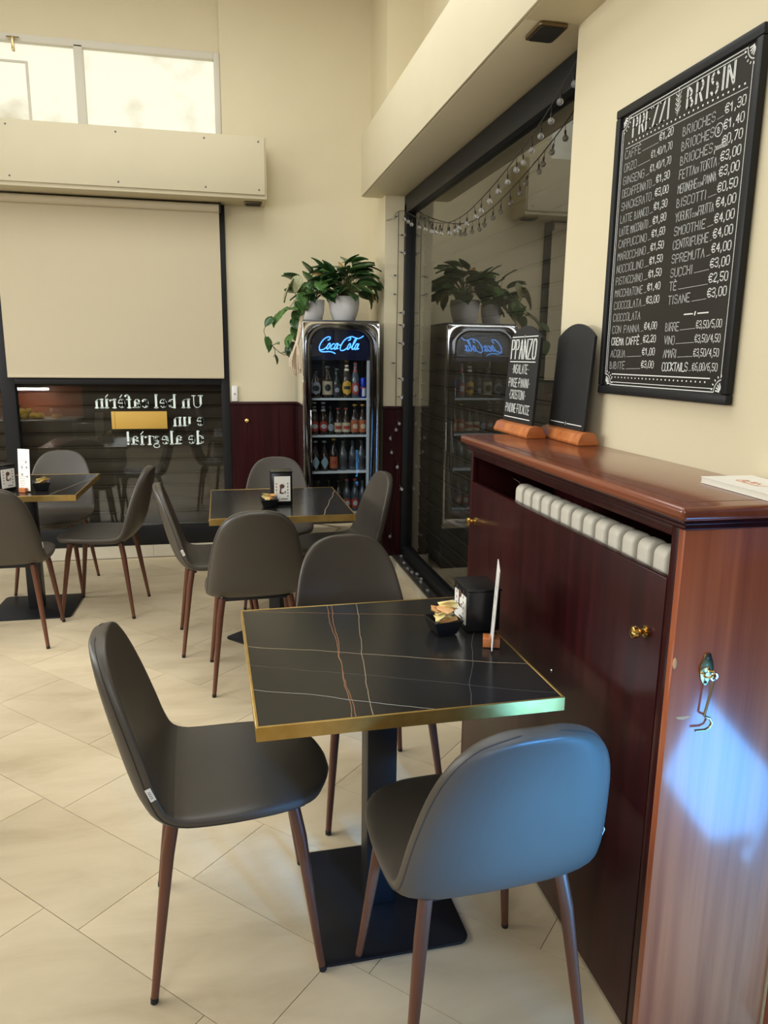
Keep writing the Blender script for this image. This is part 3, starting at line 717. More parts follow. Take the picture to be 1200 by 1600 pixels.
# small leaf sprig between the title words
for k in range(4):
    zz = 2.105+k*.011
    ribbon(ch, [(.300, zz), (.289, zz+.010)], .0018, frp); ribbon(ch, [(.300, zz), (.311, zz+.010)], .0018, frp)
    ribbon(cd_, [(.300, zz-.006), (.291, zz+.002)], .0014, frp); ribbon(cd_, [(.300, zz-.006), (.309, zz+.002)], .0014, frp)
ribbon(ch, [(.300, 2.096), (.300, 2.158)], .0016, frp)
# double border with corner fans
for o_, wd_ in ((.0, .0022), (.008, .0016)):
    a0, a1, b0, b1, c = .036+o_, .578-o_, 1.428+o_, 2.160-o_, .030-o_*.5
    for seg_ in ([(a0+c, b1), (a1-c, b1)], [(a0+c, b0), (a1-c, b0)], [(a0, b0+c), (a0, b1-c)], [(a1, b0+c), (a1, b1-c)]): ribbon(ch, seg_, wd_, frp)
for cx_, cz_, sx_, sz_ in ((.040, 2.160, 1, -1), (.578, 2.160, -1, -1), (.040, 1.428, 1, 1), (.578, 1.428, -1, 1)):
    ribbon(ch, [(cx_+sx_*.030*math.cos(k*PI/16), cz_+sz_*.030*math.sin(k*PI/16)) for k in range(9)], .003, frp)
    for k in range(5):
        a = PI/2*(k+.5)/5; ribbon(ch, [(cx_+sx_*.010*math.cos(a), cz_+sz_*.010*math.sin(a)), (cx_+sx_*.023*math.cos(a), cz_+sz_*.023*math.sin(a))], .0032, frp)
        ribbon(ch, [(cx_+sx_*.037*math.cos(a), cz_+sz_*.037*math.sin(a)), (cx_+sx_*.040*math.cos(a), cz_+sz_*.040*math.sin(a))], .003, frp)
ch.build('chalk_lettering', chalk, t); cd_.build('thin_chalk_lettering', chalk_dim, t)

# ------------------------------------------------------------------ chairs
def interp(tab, s):
    for i in range(len(tab)-1):
        if s <= tab[i+1][0]:
            a, b = tab[i], tab[i+1]; k = (s-a[0])/(b[0]-a[0]); return [a[j]+(b[j]-a[j])*k for j in range(1, len(a))]
    return list(tab[-1][1:])
def cat(P, n):
    # Catmull-Rom through P (tuples) -> n samples
    out = []; m_ = len(P)-1
    for i in range(n+1):
        t_ = i/n*m_; k = min(int(t_), m_-1); u = t_-k
        p0, p1, p2, p3 = P[max(k-1, 0)], P[k], P[k+1], P[min(k+2, m_)]
        out.append(tuple(.5*((2*b)+(-a+c)*u+(2*a-5*b+4*c-d)*u*u+(-a+3*b-3*c+d)*u**3) for a, b, c, d in zip(p0, p1, p2, p3)))
    return out
# centre line (y, z), half width, side lift (towards the sitter)
CH = cat([(.236, .438, .02, .0), (.231, .443, .072, .0), (.214, .452, .128, .002), (.180, .459, .178, .004), (.12, .462, .209, .006), (.03, .458, .222, .010), (-.06, .454, .224, .014), (-.125, .456, .222, .018),
          (-.172, .475, .220, .026), (-.203, .518, .216, .034), (-.226, .580, .209, .038), (-.246, .652, .197, .036), (-.264, .724, .181, .030), (-.278, .785, .157, .022),
          (-.287, .828, .123, .014), (-.292, .850, .082, .008), (-.294, .861, .03, .004)], 48)
NU = 18
def shell_part(i0, i1, name, parent):
    top, bot = [], []
    for i in range(i0, i1+1):
        y, z, hw, lift = CH[i]
        a, b = CH[max(i-1, 0)], CH[min(i+1, len(CH)-1)]
        ty, tz = b[0]-a[0], b[1]-a[1]; l = math.hypot(ty, tz); ny, nz = tz/l, -ty/l   # towards the sitter / up
        if ny < 0 and nz < 0: ny, nz = -ny, -nz
        if nz < 0 and abs(nz) > abs(ny): ny, nz = -ny, -nz
        e0 = min(1, (i+.3)/3.0, (len(CH)-1-i+.3)/3.0); et = math.sqrt(max(1-(1-e0)**2, .0))
        rt, rb = [], []
        for k in range(NU+1):
            u = -math.cos(PI*k/NU); x = hw*(u*.35+.65*math.sin(u*PI/2))
            c = lift*(abs(u)**2.4)
            th = .021*et*math.sqrt(max(1-abs(u)**5, 0))
            cy, cz = y+ny*c, z+nz*c
            rt.append((x, cy+ny*th, cz+nz*th)); rb.append((x, cy-ny*th, cz-nz*th))
        top.append(rt); bot.append(rb)
    mb = MB(); n = i1-i0+1; w_ = NU+1
    vs = [p for r in top for p in r]+[p for r in bot for p in r]; fs = []
    for i in range(n-1):
        for k in range(NU):
            fs.append((i*w_+k, i*w_+k+1, (i+1)*w_+k+1, (i+1)*w_+k))
            o_ = n*w_; fs.append((o_+i*w_+k, o_+(i+1)*w_+k, o_+(i+1)*w_+k+1, o_+i*w_+k+1))
    for i in (0, n-1):
        for k in range(NU): fs.append((i*w_+k, i*w_+k+1, n*w_+i*w_+k+1, n*w_+i*w_+k))
    mb.add(vs, fs)
    me = bpy.data.meshes.new(name); me.from_pydata(mb.v, [], mb.f)
    bm = bmesh.new(); bm.from_mesh(me); bmesh.ops.remove_doubles(bm, verts=bm.verts, dist=.0004); bmesh.ops.recalc_face_normals(bm, faces=bm.faces); bm.to_mesh(me); bm.free()
    me.polygons.foreach_set('use_smooth', [True]*len(me.polygons)); me.set_sharp_from_angle(angle=math.radians(55))
    me.materials.append(leather); o = bpy.data.objects.new(name, me); COL.objects.link(o); o.parent = parent
    return o
def make_chair(label, group):
    t = thing('cafe_chair', label, 'chair', (0, 0, 0), 0, group)
    ib = 22
    seat = shell_part(0, ib, 'seat', t); back = shell_part(ib, len(CH)-1, 'backrest', t)
    # piped seam running round the rear face of the back
    pts = []
    for sgn, rng in ((-1, range(10, len(CH)-1)), (1, range(len(CH)-2, 9, -1))):
        for i in rng:
            y, z, hw, lift = CH[i]; a, b = CH[i-1], CH[i+1]; ty, tz = b[0]-a[0], b[1]-a[1]; l = math.hypot(ty, tz); ny, nz = tz/l, -ty/l
            if nz < 0 and abs(nz) > abs(ny): ny, nz = -ny, -nz
            if ny < 0 and nz < 0: ny, nz = -ny, -nz
            e0 = min(1, (i+.3)/3.0, (len(CH)-1-i+.3)/3.0); et = math.sqrt(max(1-(1-e0)**2, 0))
            uu = .955; c = lift*uu**2.4; th = .021*et*math.sqrt(1-uu**5)*.98
            x = hw*(uu*.35+.65*math.sin(uu*PI/2))*sgn
            pts.append((x, y+ny*(c-th), z+nz*(c-th)))
    MB().tube(pts, .0016, 5).build('seam_piping', piping_m, back, smooth=True)
    k_ = 28; y, z, hw, lift = CH[k_]; a, b = CH[k_-1], CH[k_+1]
    ty, tz = b[0]-a[0], b[1]-a[1]; l_ = math.hypot(ty, tz); ty, tz = ty/l_, tz/l_; ny, nz = tz, -ty
    tg = MB(); c_ = Vector((hw+.0008, y+ny*(lift-.004), z+nz*(lift-.004))); T_ = Vector((0, ty, tz)); N_ = Vector((0, ny, nz)); X_ = Vector((1, 0, 0))
    tg.add([tuple(c_+T_*(.016*i)+N_*(.0065*j)+X_*(.0006*k)) for k in (-1, 1) for i, j in ((-1, -1), (1, -1), (1, 1), (-1, 1))], [(0, 3, 2, 1), (4, 5, 6, 7), (0, 1, 5, 4), (1, 2, 6, 5), (2, 3, 7, 6), (3, 0, 4, 7)])
    tgo = tg.build('care_tag', paper, back)
    mk = MB(); fr_t = lambda u, v: tuple(c_+T_*u+N_*v+X_*.0009)
    for u0 in (-.010, -.005, 0, .005): ribbon(mk, [(u0, -.003), (u0+.002, .003), (u0+.004, -.003)], .0012, fr_t)
    mk.build('tag_print', print_m, t)
    fr_ = MB()
    fr_.box(-.15, .15, .118, .142, .424, .440).box(-.15, .15, -.142, -.118, .424, .440).box(-.012, .012, -.118, .118, .426, .438)
    fr_.build('seat_frame', table_black, t, bevel=.002)
    for sx in (-1, 1):
        for sy in (-1, 1):
            lg = MB().tube([(sx*.150, sy*.140, .438), (sx*.163, sy*.155, .36), (sx*.202, sy*.2, .012)], .0145, 12)
            for i in range(12): # taper
                pass
            v = lg.v
            for r_, (cx_, cy_, cz_), rad in ((0, (sx*.150, sy*.140, .438), .0150), (1, (sx*.163, sy*.155, .36), .0150), (2, (sx*.202, sy*.2, .012), .0092)):
                for k in range(12):
                    p = Vector(v[r_*12+k])-Vector((cx_, cy_, cz_)); v[r_*12+k] = tuple(Vector((cx_, cy_, cz_))+p*(rad/.0145))
            lo = lg.build('leg', leg_m, t, smooth=True)
            MB().tube([(sx*.202, sy*.2, .014), (sx*.2035, sy*.2015, 0.0005)], .0098, 12, .009).build('foot_cap', capm, lo, smooth=True)
    return t
GRP = 'charcoal cafe chairs with walnut legs'
ch0 = make_chair('charcoal chair side-on at the left of the nearest table, white tag on its back', GRP)
ch0.location = (-.005, 1.76, 0); ch0.rotation_euler = (0, 0, math.radians(-88))
R = math.radians
dup(ch0, (.512, 1.395, 0), R(3.5), 'charcoal chair nearest the camera, its rear lit blue by daylight', GRP)
dup(ch0, (.465, 2.32, 0), R(188), 'charcoal chair facing the camera from the far side of the nearest table', GRP)
dup(ch0, (.125, 3.365, 0), R(2), 'charcoal chair with its back to the camera in front of the middle table', GRP)
dup(ch0, (-.038, 3.857, 0), R(-86), 'charcoal chair at the left end of the middle table, turned side-on', GRP)
dup(ch0, (.615, 4.03, 0), R(97), 'charcoal chair at the right end of the middle table beside the fridge', GRP)
dup(ch0, (.32, 4.50, 0), R(176), 'charcoal chair behind the middle table against the dark red wainscot', GRP)
dup(ch0, (-.705, 4.50, 0), R(83), 'charcoal chair side-on at the right of the left table, before the lettered window', GRP)
dup(ch0, (-1.117, 4.09, 0), R(0), 'charcoal chair with its back to the camera, cut off by the left photo edge', GRP)
dup(ch0, (-1.08, 5.02, 0), R(175), 'charcoal chair facing the camera behind the left table under the window', GRP)
# tag sewn to the side of two of the chairs
for ch_, in ((ch0,),):
    pass

# ------------------------------------------------------------------ tables
def make_table(label, loc, rz, W, D, mm, base_rz=0, bw=.40, bd=.44):
    t = thing('cafe_table', label, 'table', loc, rz, 'square black marble cafe tables with gold edges')
    hx, hy = W/2, D/2; e = .006
    MB().box(-hx+e, hx-e, -hy+e, hy-e, .722, .7495).build('tabletop', mm, t)
    ed = MB(); z0, z1 = .718, .7505
    ed.box(-hx, hx, -hy, -hy+e-.0002, z0, z1).box(-hx, hx, hy-e+.0002, hy, z0, z1).box(-hx, -hx+e-.0002, -hy+e, hy-e, z0, z1).box(hx-e+.0002, hx, -hy+e, hy-e, z0, z1)
    ed.build('edge_band', gold, t, bevel=.0006, bseg=1)
    MB().box(-.16, .16, -.16, .16, .712, .7215).build('support_plate', table_black, t)
    M = Matrix.Rotation(base_rz, 4, 'Z')
    MB().box(-.04, .04, -.04, .04, .0085, .712).xf(M).build('pole', table_black, t, bevel=.002)
    MB().prism(rrect(-bw/2, bw/2, -bd/2, bd/2, .03), .0, .008).xf(M).build('base_plate', table_black, t, bevel=.002)
    return t
make_table('black marble table with gold edge nearest the camera, beside the cabinet', (.390, 1.790, 0), R(.8), .692, .735, marble_near)
make_table('middle black marble table with gold edge, in front of the fridge', (.277, 3.85, 0), 0, .695, .78, marble_far, R(42), .42, .42)
make_table('left black marble table with gold edge, near the lettered window', (-1.115, 4.58, 0), R(-1), .68, .76, marble_far, 0, .46, .44)

# ------------------------------------------------------------------ table-top items
def dispenser(loc, rz, label, w_=.115, d_=.10, h_=.14):
    t = thing('napkin_dispenser', label, 'napkin dispenser', loc, rz)
    # front faces -Y
    MB().box(-w_/2, w_/2, -d_/2, d_/2, 0.0005, h_).build('housing', cup_m, t, bevel=.005)
    MB().box(-w_/2-.002, w_/2+.002, -d_/2-.002, d_/2+.002, h_+.0005, h_+.007).build('lid', cup_m, t, bevel=.002)
    c = MB().box(-w_*.36, w_*.40, -d_/2-.003, -d_/2-.001, .018, h_-.018).build('card', paper, t)
    mb = MB(); fr = lambda u, v: (u, -d_/2-.0034, v)
    for i in range(5):
        for sx in (-.028, .030): mb.add([fr(sx+.003*math.cos(k*PI/3), .045+i*.016+.005*math.sin(k*PI/3)) for k in range(6)], [tuple(range(6))])
    mb.add([fr(.001+.013*math.cos(k*PI/5), .096+.012*math.sin(k*PI/5)) for k in range(10)], [tuple(range(10))])
    ribbon(mb, [(-.006, .086), (-.008, .062), (.004, .060)], .008, fr); ribbon(mb, [(.010, .066), (.020, .070), (.016, .058), (.006, .062)], .003, fr)
    ribbon(mb, [(-.002, .030), (.028, .030)], .004, fr)
    mb.build('card_print', print_b, c)
    return t
dispenser((.697, 1.912, .751), R(-90), 'black napkin dispenser with a printed card on the nearest table by the cabinet', .13, .095, .116)
dispenser((  .292, 3.80, .751), 0, 'black napkin dispenser with a printed card on the middle table', .108, .10, .165)
dispenser((-1.205, 4.40, .751), R(55), 'black napkin dispenser at the left photo edge on the left table', .115, .11, .14)

def bowl(loc, rz, label, s=1.0, n=9, seed=1, brown=.25, sb=1.0):
    t = thing('sugar_bowl', label, 'bowl', loc, rz)
    rt, rb, h_ = .052*sb, .034*sb, .052*sb
    o_ = [(-rt, -rt), (rt, -rt), (rt, rt), (-rt, rt)]; i_ = [(-rt+.004, -rt+.004), (rt-.004, -rt+.004), (rt-.004, rt-.004), (-rt+.004, rt-.004)]
    b_ = [(-rb, -rb), (rb, -rb), (rb, rb), (-rb, rb)]; c_ = [(-rb+.004, -rb+.004), (rb-.004, -rb+.004), (rb-.004, rb-.004), (-rb+.004, rb-.004)]
    vs = [(x, y, h_) for x, y in o_]+[(x, y, h_) for x, y in i_]+[(x, y, .0005) for x, y in b_]+[(x, y, .006) for x, y in c_]
    fs = [(8, 11, 10, 9), (12, 13, 14, 15)]
    for k in range(4):
        k2 = (k+1) % 4; fs += [(k, k2, 4+k2, 4+k), (8+k, 8+k2, k2, k), (4+k, 4+k2, 12+k2, 12+k)]
    MB().add(vs, fs).build('bowl', cup_m, t, bevel=.0015)
    q = random.Random(seed)
    for i in range(n):
        br = q.random() < brown
        g_ = MB(); W_, L_ = .030*s, .044*s
        gx, gy = 4, 5
        vs = []; 
        for side in (1, -1):
            for a in range(gx+1):
                for b in range(gy+1):
                    u, v = a/gx*2-1, b/gy*2-1
                    vs.append((u*W_/2*1.0, v*L_/2, side*.004*s*(1-u**4)*(1-v**4)))
        n1 = (gx+1)*(gy+1); fs = []
        for a in range(gx):
            for b in range(gy):
                k = a*(gy+1)+b; fs += [(k, k+1, k+gy+2, k+gy+1), (n1+k, n1+k+gy+1, n1+k+gy+2, n1+k+1)]
        g_.add(vs, fs)
        p = g_.build('sugar_packet', packet_b if br else packet_y, None, smooth=True)
        an = q.uniform(0, 2*PI); rr = q.uniform(.0, .024*sb)
        wz = Matrix.Rotation(rz, 4, 'Z') @ Vector((rr*math.cos(an), rr*math.sin(an), 0))
        p.location = (loc[0]+wz.x, loc[1]+wz.y, loc[2]+h_*.88+.0052*s*(i // 2)+.001)
        p.rotation_euler = (q.uniform(-.55, .55), q.uniform(-.6, .6), q.uniform(0, PI))
        where = {1: 'nearest', 2: 'middle', 3: 'left'}[seed]
        tag(p, ('brown' if br else 'pale yellow')+' paper sugar packet heaped in the black bowl on the '+where+' table', 'sugar packet', ('brown' if br else 'yellow')+' sugar packets on the '+where+' table')
    return t
bowl((.586, 1.868, .751), R(8), 'small black bowl heaped with yellow sugar packets on the nearest table', 1.15, 16, 1, .2, .82)
bowl((.222, 3.70, .751), R(5), 'small black bowl of sugar packets on the middle table', 1.1, 10, 2, .4, .85)
bowl((-.99, 4.38, .751), R(10), 'small black bowl of sugar packets on the left table', 1.1, 9, 3, .5, .9)

def menu(loc, rz, lean, label, W=.115, Hh=.215):
    t = thing('menu_card', label, 'menu', loc, rz)
    # card plane = local XZ, faces -Y
    a, b = .028, .022
    foot = MB(); foot.box(-.021, .021, -b, -.002, 0.0005, .024).box(-.021, .021, .002, b, .0005, .024).box(-.021, .021, -.002, .002, .0005, .005)
    foot.build('wooden_foot', wood_o, t, bevel=.001)
    M = Matrix.Rotation(lean, 4, 'X')
    c = MB().box(-W/2, W/2, -.0012, .0012, .006, Hh).xf(M).build('card', paper, t)
    mb = MB(); fr = lambda u, v: tuple(M @ Vector((u, -.0016, v)))
    q = random.Random(3)
    for i in range(13):
        z = .035+i*.0125
        ribbon(mb, [(-W*.32, z), (-W*.32+W*q.uniform(.25, .62), z)], .0016, fr)
    for (u, v) in ((.015, .165), (-.012, .135), (.018, .135), (-.012, .095), (.02, .085)): mb.add([fr(u+.006*math.cos(k*PI/4), v+.007*math.sin(k*PI/4)) for k in range(8)], [tuple(range(8))])
    mb.build('card_print', print_m, c)
    return t
menu((.684, 1.752, .751), R(-109), R(-3), 'white menu card in a wooden foot seen edge-on on the nearest table', .118, .222)
menu((-1.068, 4.33, .751), R(-28), R(-4), 'white menu card in a wooden foot on the left table', .075, .235)

# ------------------------------------------------------------------ drinks fridge
FX0, FX1, FY0, FY1, FZ = .535, 1.052, 4.95, 5.47, 1.722
t = thing('drinks_fridge', 'tall chrome drinks fridge with a blue neon logo and arched glass door', 'fridge', (0, 0, 0))
FR = t
MB().box(FX0, FX0+.02, FY0+.03, FY1, .06, FZ).build('side_panel', chrome, t, bevel=.002)
MB().box(FX1-.02, FX1, FY0+.03, FY1, .06, FZ).build('side_panel', steel_d, t, bevel=.002)
MB().box(FX0+.021, FX1-.021, FY1-.02, FY1, .06, FZ).build('back_panel', fridge_in, t)
MB().box(FX0+.001, FX1-.001, FY0+.03, FY1-.021, FZ-.0005, FZ+.012).build('top_panel', steel_d, t, bevel=.003)
MB().box(FX0+.021, FX1-.021, FY0+.03, FY1-.021, .30, .41).build('floor_pan', fridge_in, t)
MB().box(FX0+.01, FX1-.01, FY0+.005, FY1-.021, 0.0005, .295).build('plinth', black_metal, t, bevel=.004)
IX0, IX1, IZ0, IZ1, IR = .592, .985, .43, 1.672, .105
def arch(x0, x1, z0, z1, r, n=10):
    p = [(x0, z0), (x1, z0)]
    p += [(x1-r+r*math.cos(PI/2*k/n), z1-r+r*math.sin(PI/2*k/n)) for k in range(n+1)]
    p += [(x0+r-r*math.sin(PI/2*k/n), z1-r+r*math.cos(PI/2*k/n)) for k in range(n+1)]
    return p
def ring(po, pi, y0, y1):
    n = len(po); vs = [(x, y0, z) for x, z in po]+[(x, y0, z) for x, z in pi]+[(x, y1, z) for x, z in po]+[(x, y1, z) for x, z in pi]; fs = []
    for k in range(n):
        j = (k+1) % n; fs += [(k, j, n+j, n+k), (2*n+k, 3*n+k, 3*n+j, 2*n+j), (k, 2*n+k, 2*n+j, j), (n+k, n+j, 3*n+j, 3*n+k)]
    return MB().add(vs, fs)
po = arch(FX0, FX1, .30, FZ, .012); pi = arch(FX0+.014, FX1-.022, IZ0-.06, FZ-.018, .125)
ring(po, pi, FY0, FY0+.029).build('door_surround', chrome, t, bevel=.004, bseg=3)['label'] = 'polished chrome front with an arched opening'
po = arch(FX0+.0145, FX1-.0225, IZ0-.0595, FZ-.0185, .1245); pi = arch(IX0, IX1, IZ0, IZ1, IR)
ring(po, pi, FY0-.012, FY0+.02).build('door_frame', mat('dark_chrome', (.16, .165, .18), .07, 1), t, bevel=.003, bseg=3)
n_ = len(pi); MB().prism([(z, x) for x, z in pi][::-1], FY0-.002, FY0+.003, 'y').build('door_glass', glass_door, t)
MB().box(IX0-.012, IX0-.004, FY0-.03, FY0-.0125, .8, 1.15).build('door_handle', chrome, t, bevel=.002)
for z in (1.222, .972, .722, .432):
    sh = MB().box(IX0-.01, IX1+.01, FY0+.04, FY1-.08, z-.012, z).build('shelf', shelf_m, t, bevel=.002)
MB().box(IX1-.012, IX1+.012, FY0+.031, FY0+.05, .44, 1.5).build('light_strip', mat('fridge_light', (.36, .39, .39), .5, emis=(.75, .85, .85), es=.05), t)
MB().box(IX0-.01, IX1+.01, FY0+.031, FY0+.036, 1.475, IZ1).build('logo_panel', mat('logo_back', (.004, .008, .03), .2), t)
# blue neon script
def bez(P, n=8):
    out = []
    for i in range(0, len(P)-3, 3):
        for k in range(n+(1 if i+3 >= len(P)-1 else 0)):
            u = k/n; a, b, c, d = P[i:i+4]
            out.append(tuple((1-u)**3*a[j]+3*(1-u)**2*u*b[j]+3*(1-u)*u*u*c[j]+u**3*d[j] for j in (0, 1)))
    return out
LG = []
C1 = bez([(2.2, 4.6), (2.3, 6.2), (3.6, 6.3), (3.5, 5.0), (3.2, 3.6), (2.3, 4.6), (2.6, 5.3)])
LG.append(bez([(2.7, 4.9), (3.5, 4.7), (3.8, 6.1), (2.9, 6.1), (1.2, 6.1), (.2, 3.6), (.5, 1.9), (.8, .6), (2.4, 1.0), (3.1, 2.3)]))
def small_o(x): return bez([(x+.7, 3.7), (x+.1, 3.6), (x-.1, 1.5), (x+.4, 1.4), (x+1.0, 1.3), (x+1.2, 3.6), (x+.7, 3.7)])
LG.append(small_o(3.1)); LG.append(bez([(5.6, 3.3), (5.3, 3.9), (4.6, 3.3), (4.6, 2.2), (4.6, 1.1), (5.3, 1.3), (5.7, 2.0)]))
LG.append(small_o(5.8)); LG.append([(6.9, 3.7), (6.8, 1.9), (7.0, 1.5), (7.4, 1.9)]); LG.append([(7.3, 3.0), (8.0, 3.1)])
LG.append(bez([(10.1, 4.9), (10.9, 4.7), (11.2, 6.0), (10.3, 6.0), (8.8, 6.0), (7.8, 3.4), (8.1, 1.7), (8.4, .4), (10.0, .9), (10.7, 2.2)]))
LG.append(small_o(10.5)); LG.append(bez([(11.8, 2.0), (12.6, 3.2), (13.3, 5.6), (12.9, 5.9), (12.4, 6.0), (12.2, 2.9), (12.4, 1.7), (12.6, 1.1), (13.0, 1.6), (13.2, 2.0)]))
LG.append(small_o(13.2)); LG.append([(14.4, 3.7), (14.2, 1.9), (14.4, 1.4), (14.9, 1.9)])
LG.append(bez([(10.2, 6.1), (11.5, 6.9), (12.5, 5.4), (13.6, 5.6), (14.3, 5.8), (14.8, 6.2), (15.2, 6.7)]))      # sweep over the last word
LG.append(bez([(.7, 1.2), (1.8, -.2), (3.2, .6), (4.6, .5), (5.6, .4), (6.2, .2), (6.9, -.3)]))                  # tail under the first word
s_ = .296/16; lx, lz = .644, 1.522
m1, m2 = MB(), MB()
for st in LG:
    st = [(a+.28*(b-3), b) for a, b in st]
    P3 = [(lx+a*s_, FY0+.021, lz+b*s_*.92) for a, b in st]
    m1.tube(P3, .0044, 6); m2.tube([(a, b-.0045, c) for a, b, c in P3], .0016, 5)
m1.build('neon_logo', neon, t, smooth=True); m2.build('neon_logo', neon_core, t, smooth=True)
area('fridge_light', (.79, 5.02, 1.45), (.79, 5.1, 1.2), .3, .04, .12, (.85, .95, 1))

# bottles and cans
glass_br = mat('brown_bottle_glass', (.018, .009, .004), .12, coat=.5)
glass_gr = mat('dark_green_bottle_glass', (.006, .012, .007), .12, coat=.5)
glass_cl = mat('smoky_bottle_glass', (.05, .06, .065), .1, coat=.6)
def col(n, c, r=.45): return mat(n, c, r)
c_cream, c_red, c_gold, c_blue, c_white, c_black = col('label_cream', (.42, .36, .23)), col('label_red', (.28, .035, .02)), col('label_gold', (.50, .30, .03)), col('label_blue', (.02, .06, .40)), col('label_white', (.42, .42, .40)), col('label_black', (.02, .02, .02))
c_orange = col('label_orange', (.30, .08, .025)); c_grey = col('label_grey', (.25, .26, .27)); c_teal = col('label_teal', (.25, .36, .38))
BOT = [.0, (.031, 0), (.0325, .006), (.0325, .115), (.028, .145), (.0145, .178), (.0125, .215), (.0145, .218), (.0145, .228)]
def label_patch(parent, name, m_, r, z0, z1, half, shape='rect', off=.0006):
    # patch wrapped on the bottle face towards -Y
    vs = []; n = 10; rows = 8
    for j in range(rows+1):
        v = j/rows; z = z0+(z1-z0)*v
        k = 1 if shape == 'rect' else (math.sqrt(max(0, 1-(2*v-1)**2)) if shape == 'oval' else (1-abs(2*v-1)))
        k = max(k, .03)
        for i in range(n+1):
            a = -PI/2+half*k*(2*i/n-1); vs.append(((r+off)*math.cos(a), (r+off)*math.sin(a), z))
    fs = [(j*(n+1)+i, j*(n+1)+i+1, (j+1)*(n+1)+i+1, (j+1)*(n+1)+i) for j in range(rows) for i in range(n)]
    return MB().add(vs, fs).build(name, m_, parent, smooth=True)
def bottle(x, y, z, h_, glass_, cap_, labels, neck=None, desc='', rs=1.0, group=None):
    t = thing('drink_bottle', desc, 'bottle', (x, y, z+.0005)); k = h_/.228; rr = rs
    prof = [(r*rr, zz*k) for r, zz in BOT[1:]]
    b = MB().lathe(prof, 0, 0, 0, 18).build('glass_body', glass_, t, smooth=True)
    MB().lathe([(.0155*rr, h_-.004), (.0158*rr, h_+.003), (.013*rr, h_+.007)], 0, 0, 0, 14).build('crown_cap', cap_, t, smooth=True)
    lb = None
    for (m_, a, c, half, shp) in labels: 
        o = label_patch(t if lb is None else lb, 'label' if lb is None else 'label_emblem', m_, .0325*rr, a*k, c*k, half, shp, .0006 if lb is None else .0012)
        if lb is None: lb = o
    if neck: MB().lathe([(.0205*rr, .160*k), (.0138*rr, .185*k), (.0134*rr, .205*k)], 0, 0, 0, 14, cap=False).build('neck_foil', neck, t, smooth=True)
    return t
Y1_ = 5.06
bottle(.632, Y1_, 1.222, .17, glass_br, c_black, [(c_grey, .03, .145, 1.1, 'oval'), (c_black, .06, .115, .6, 'oval')], None, 'squat dark bottle with grey oval label at the left of the top shelf', 1.15)
bottle(.712, Y1_, 1.222, .205, glass_br, c_black, [(c_cream, .025, .125, 1.15, 'rect'), (c_black, .05, .105, .55, 'oval')], None, 'dark beer bottle with a large cream label on the top shelf', 1.15)
bottle(.776, Y1_, 1.222, .19, glass_gr, c_black, [(c_black, .02, .11, 1.1, 'rect'), (c_grey, .045, .085, .5, 'oval')], None, 'dark bottle with a black and grey label on the top shelf', .95)
bottle(.845, Y1_, 1.222, .245, glass_br, c_gold, [(c_gold, .018, .112, 1.2, 'oval'), (c_black, .055, .075, .7, 'rect')], c_cream, 'bottle with a yellow oval label and gold neck foil on the top shelf', 1.0)
bottle(.905, Y1_, 1.222, .235, glass_cl, c_red, [(c_red, .02, .105, 1.1, 'oval'), (c_white, .04, .085, .55, 'oval')], c_red, 'bottle with a red and white label beside the blue can, top shelf', .9)
t = thing('drink_can', 'slim blue and silver drink can at the right of the top shelf', 'can', (.962, Y1_, 1.2225))
MB().lathe([(.020, 0), (.0245, .006), (.0245, .125), (.0215, .135), (.022, .138)], 0, 0, 0, 18).build('can_body', mat('can_blue', (.01, .03, .30), .25, .5), t, smooth=True)
label_patch(t, 'can_panel', mat('can_silver', (.62, .62, .60), .3, .4), .0245, .012, .07, .5, 'rect'); label_patch(t, 'can_band', c_red, .0245, .066, .074, 1.2, 'rect', .001)
for i, x in enumerate((.622, .684)):
    bottle(x, Y1_, .972, .215, glass_br, c_white, [(c_red, .02, .105, 1.1, 'oval'), (c_white, .045, .08, .65, 'oval'), ], c_white, ['red oval label bottle at the far left of the second shelf', 'red oval label bottle with white neck foil, second shelf'][i], 1.0)
bottle(.734, Y1_, .972, .185, glass_gr, c_black, [(c_grey, .03, .095, .9, 'oval')], None, 'slim green bottle with a grey label on the second shelf', .8)
for i, x in enumerate((.787, .842)):
    bottle(x, Y1_, .972, .175, glass_br, c_red, [(c_cream, .025, .108, 1.2, 'rect'), (c_red, .05, .08, .8, 'rect')], None, ['red-capped bottle with red and cream label, left of the pair', 'red-capped bottle with red and cream label, right of the pair'][i], .9)
for i, x in enumerate((.902, .958)):
    bottle(x, Y1_, .972, .20, glass_br, c_gold, [(c_orange, .02, .115, 1.2, 'rect'), (c_cream, .045, .085, .6, 'oval')], None, ['gold-capped bottle with orange label, left one on the second shelf', 'gold-capped bottle with orange label at the right of the second shelf'][i], .95)
for i, x in enumerate((.628, .690)):
    bottle(x, Y1_, .722, .20, glass_br, c_white, [(c_teal, .015, .120, 1.0, 'diamond')], None, ['bottle with a pale diamond label at the left edge of the third shelf', 'bottle with a pale diamond label beside the orange one, third shelf'][i], .95)
bottle(.755, Y1_, .722, .215, glass_br, c_gold, [(c_orange, .02, .105, 1.15, 'rect'), (c_red, .045, .08, .5, 'oval')], None, 'bottle with an orange label and gold cap on the third shelf', .95)
for i, x in enumerate((.825, .892, .955)):
    bottle(x, Y1_+.02, .722, .20, glass_cl, c_black, [(c_black, .03, .09, 1.0, 'rect')], None, ['dark smoky bottle in the middle of the third shelf', 'dark smoky bottle right of the middle, third shelf', 'dark smoky bottle at the right end of the third shelf'][i], .95)
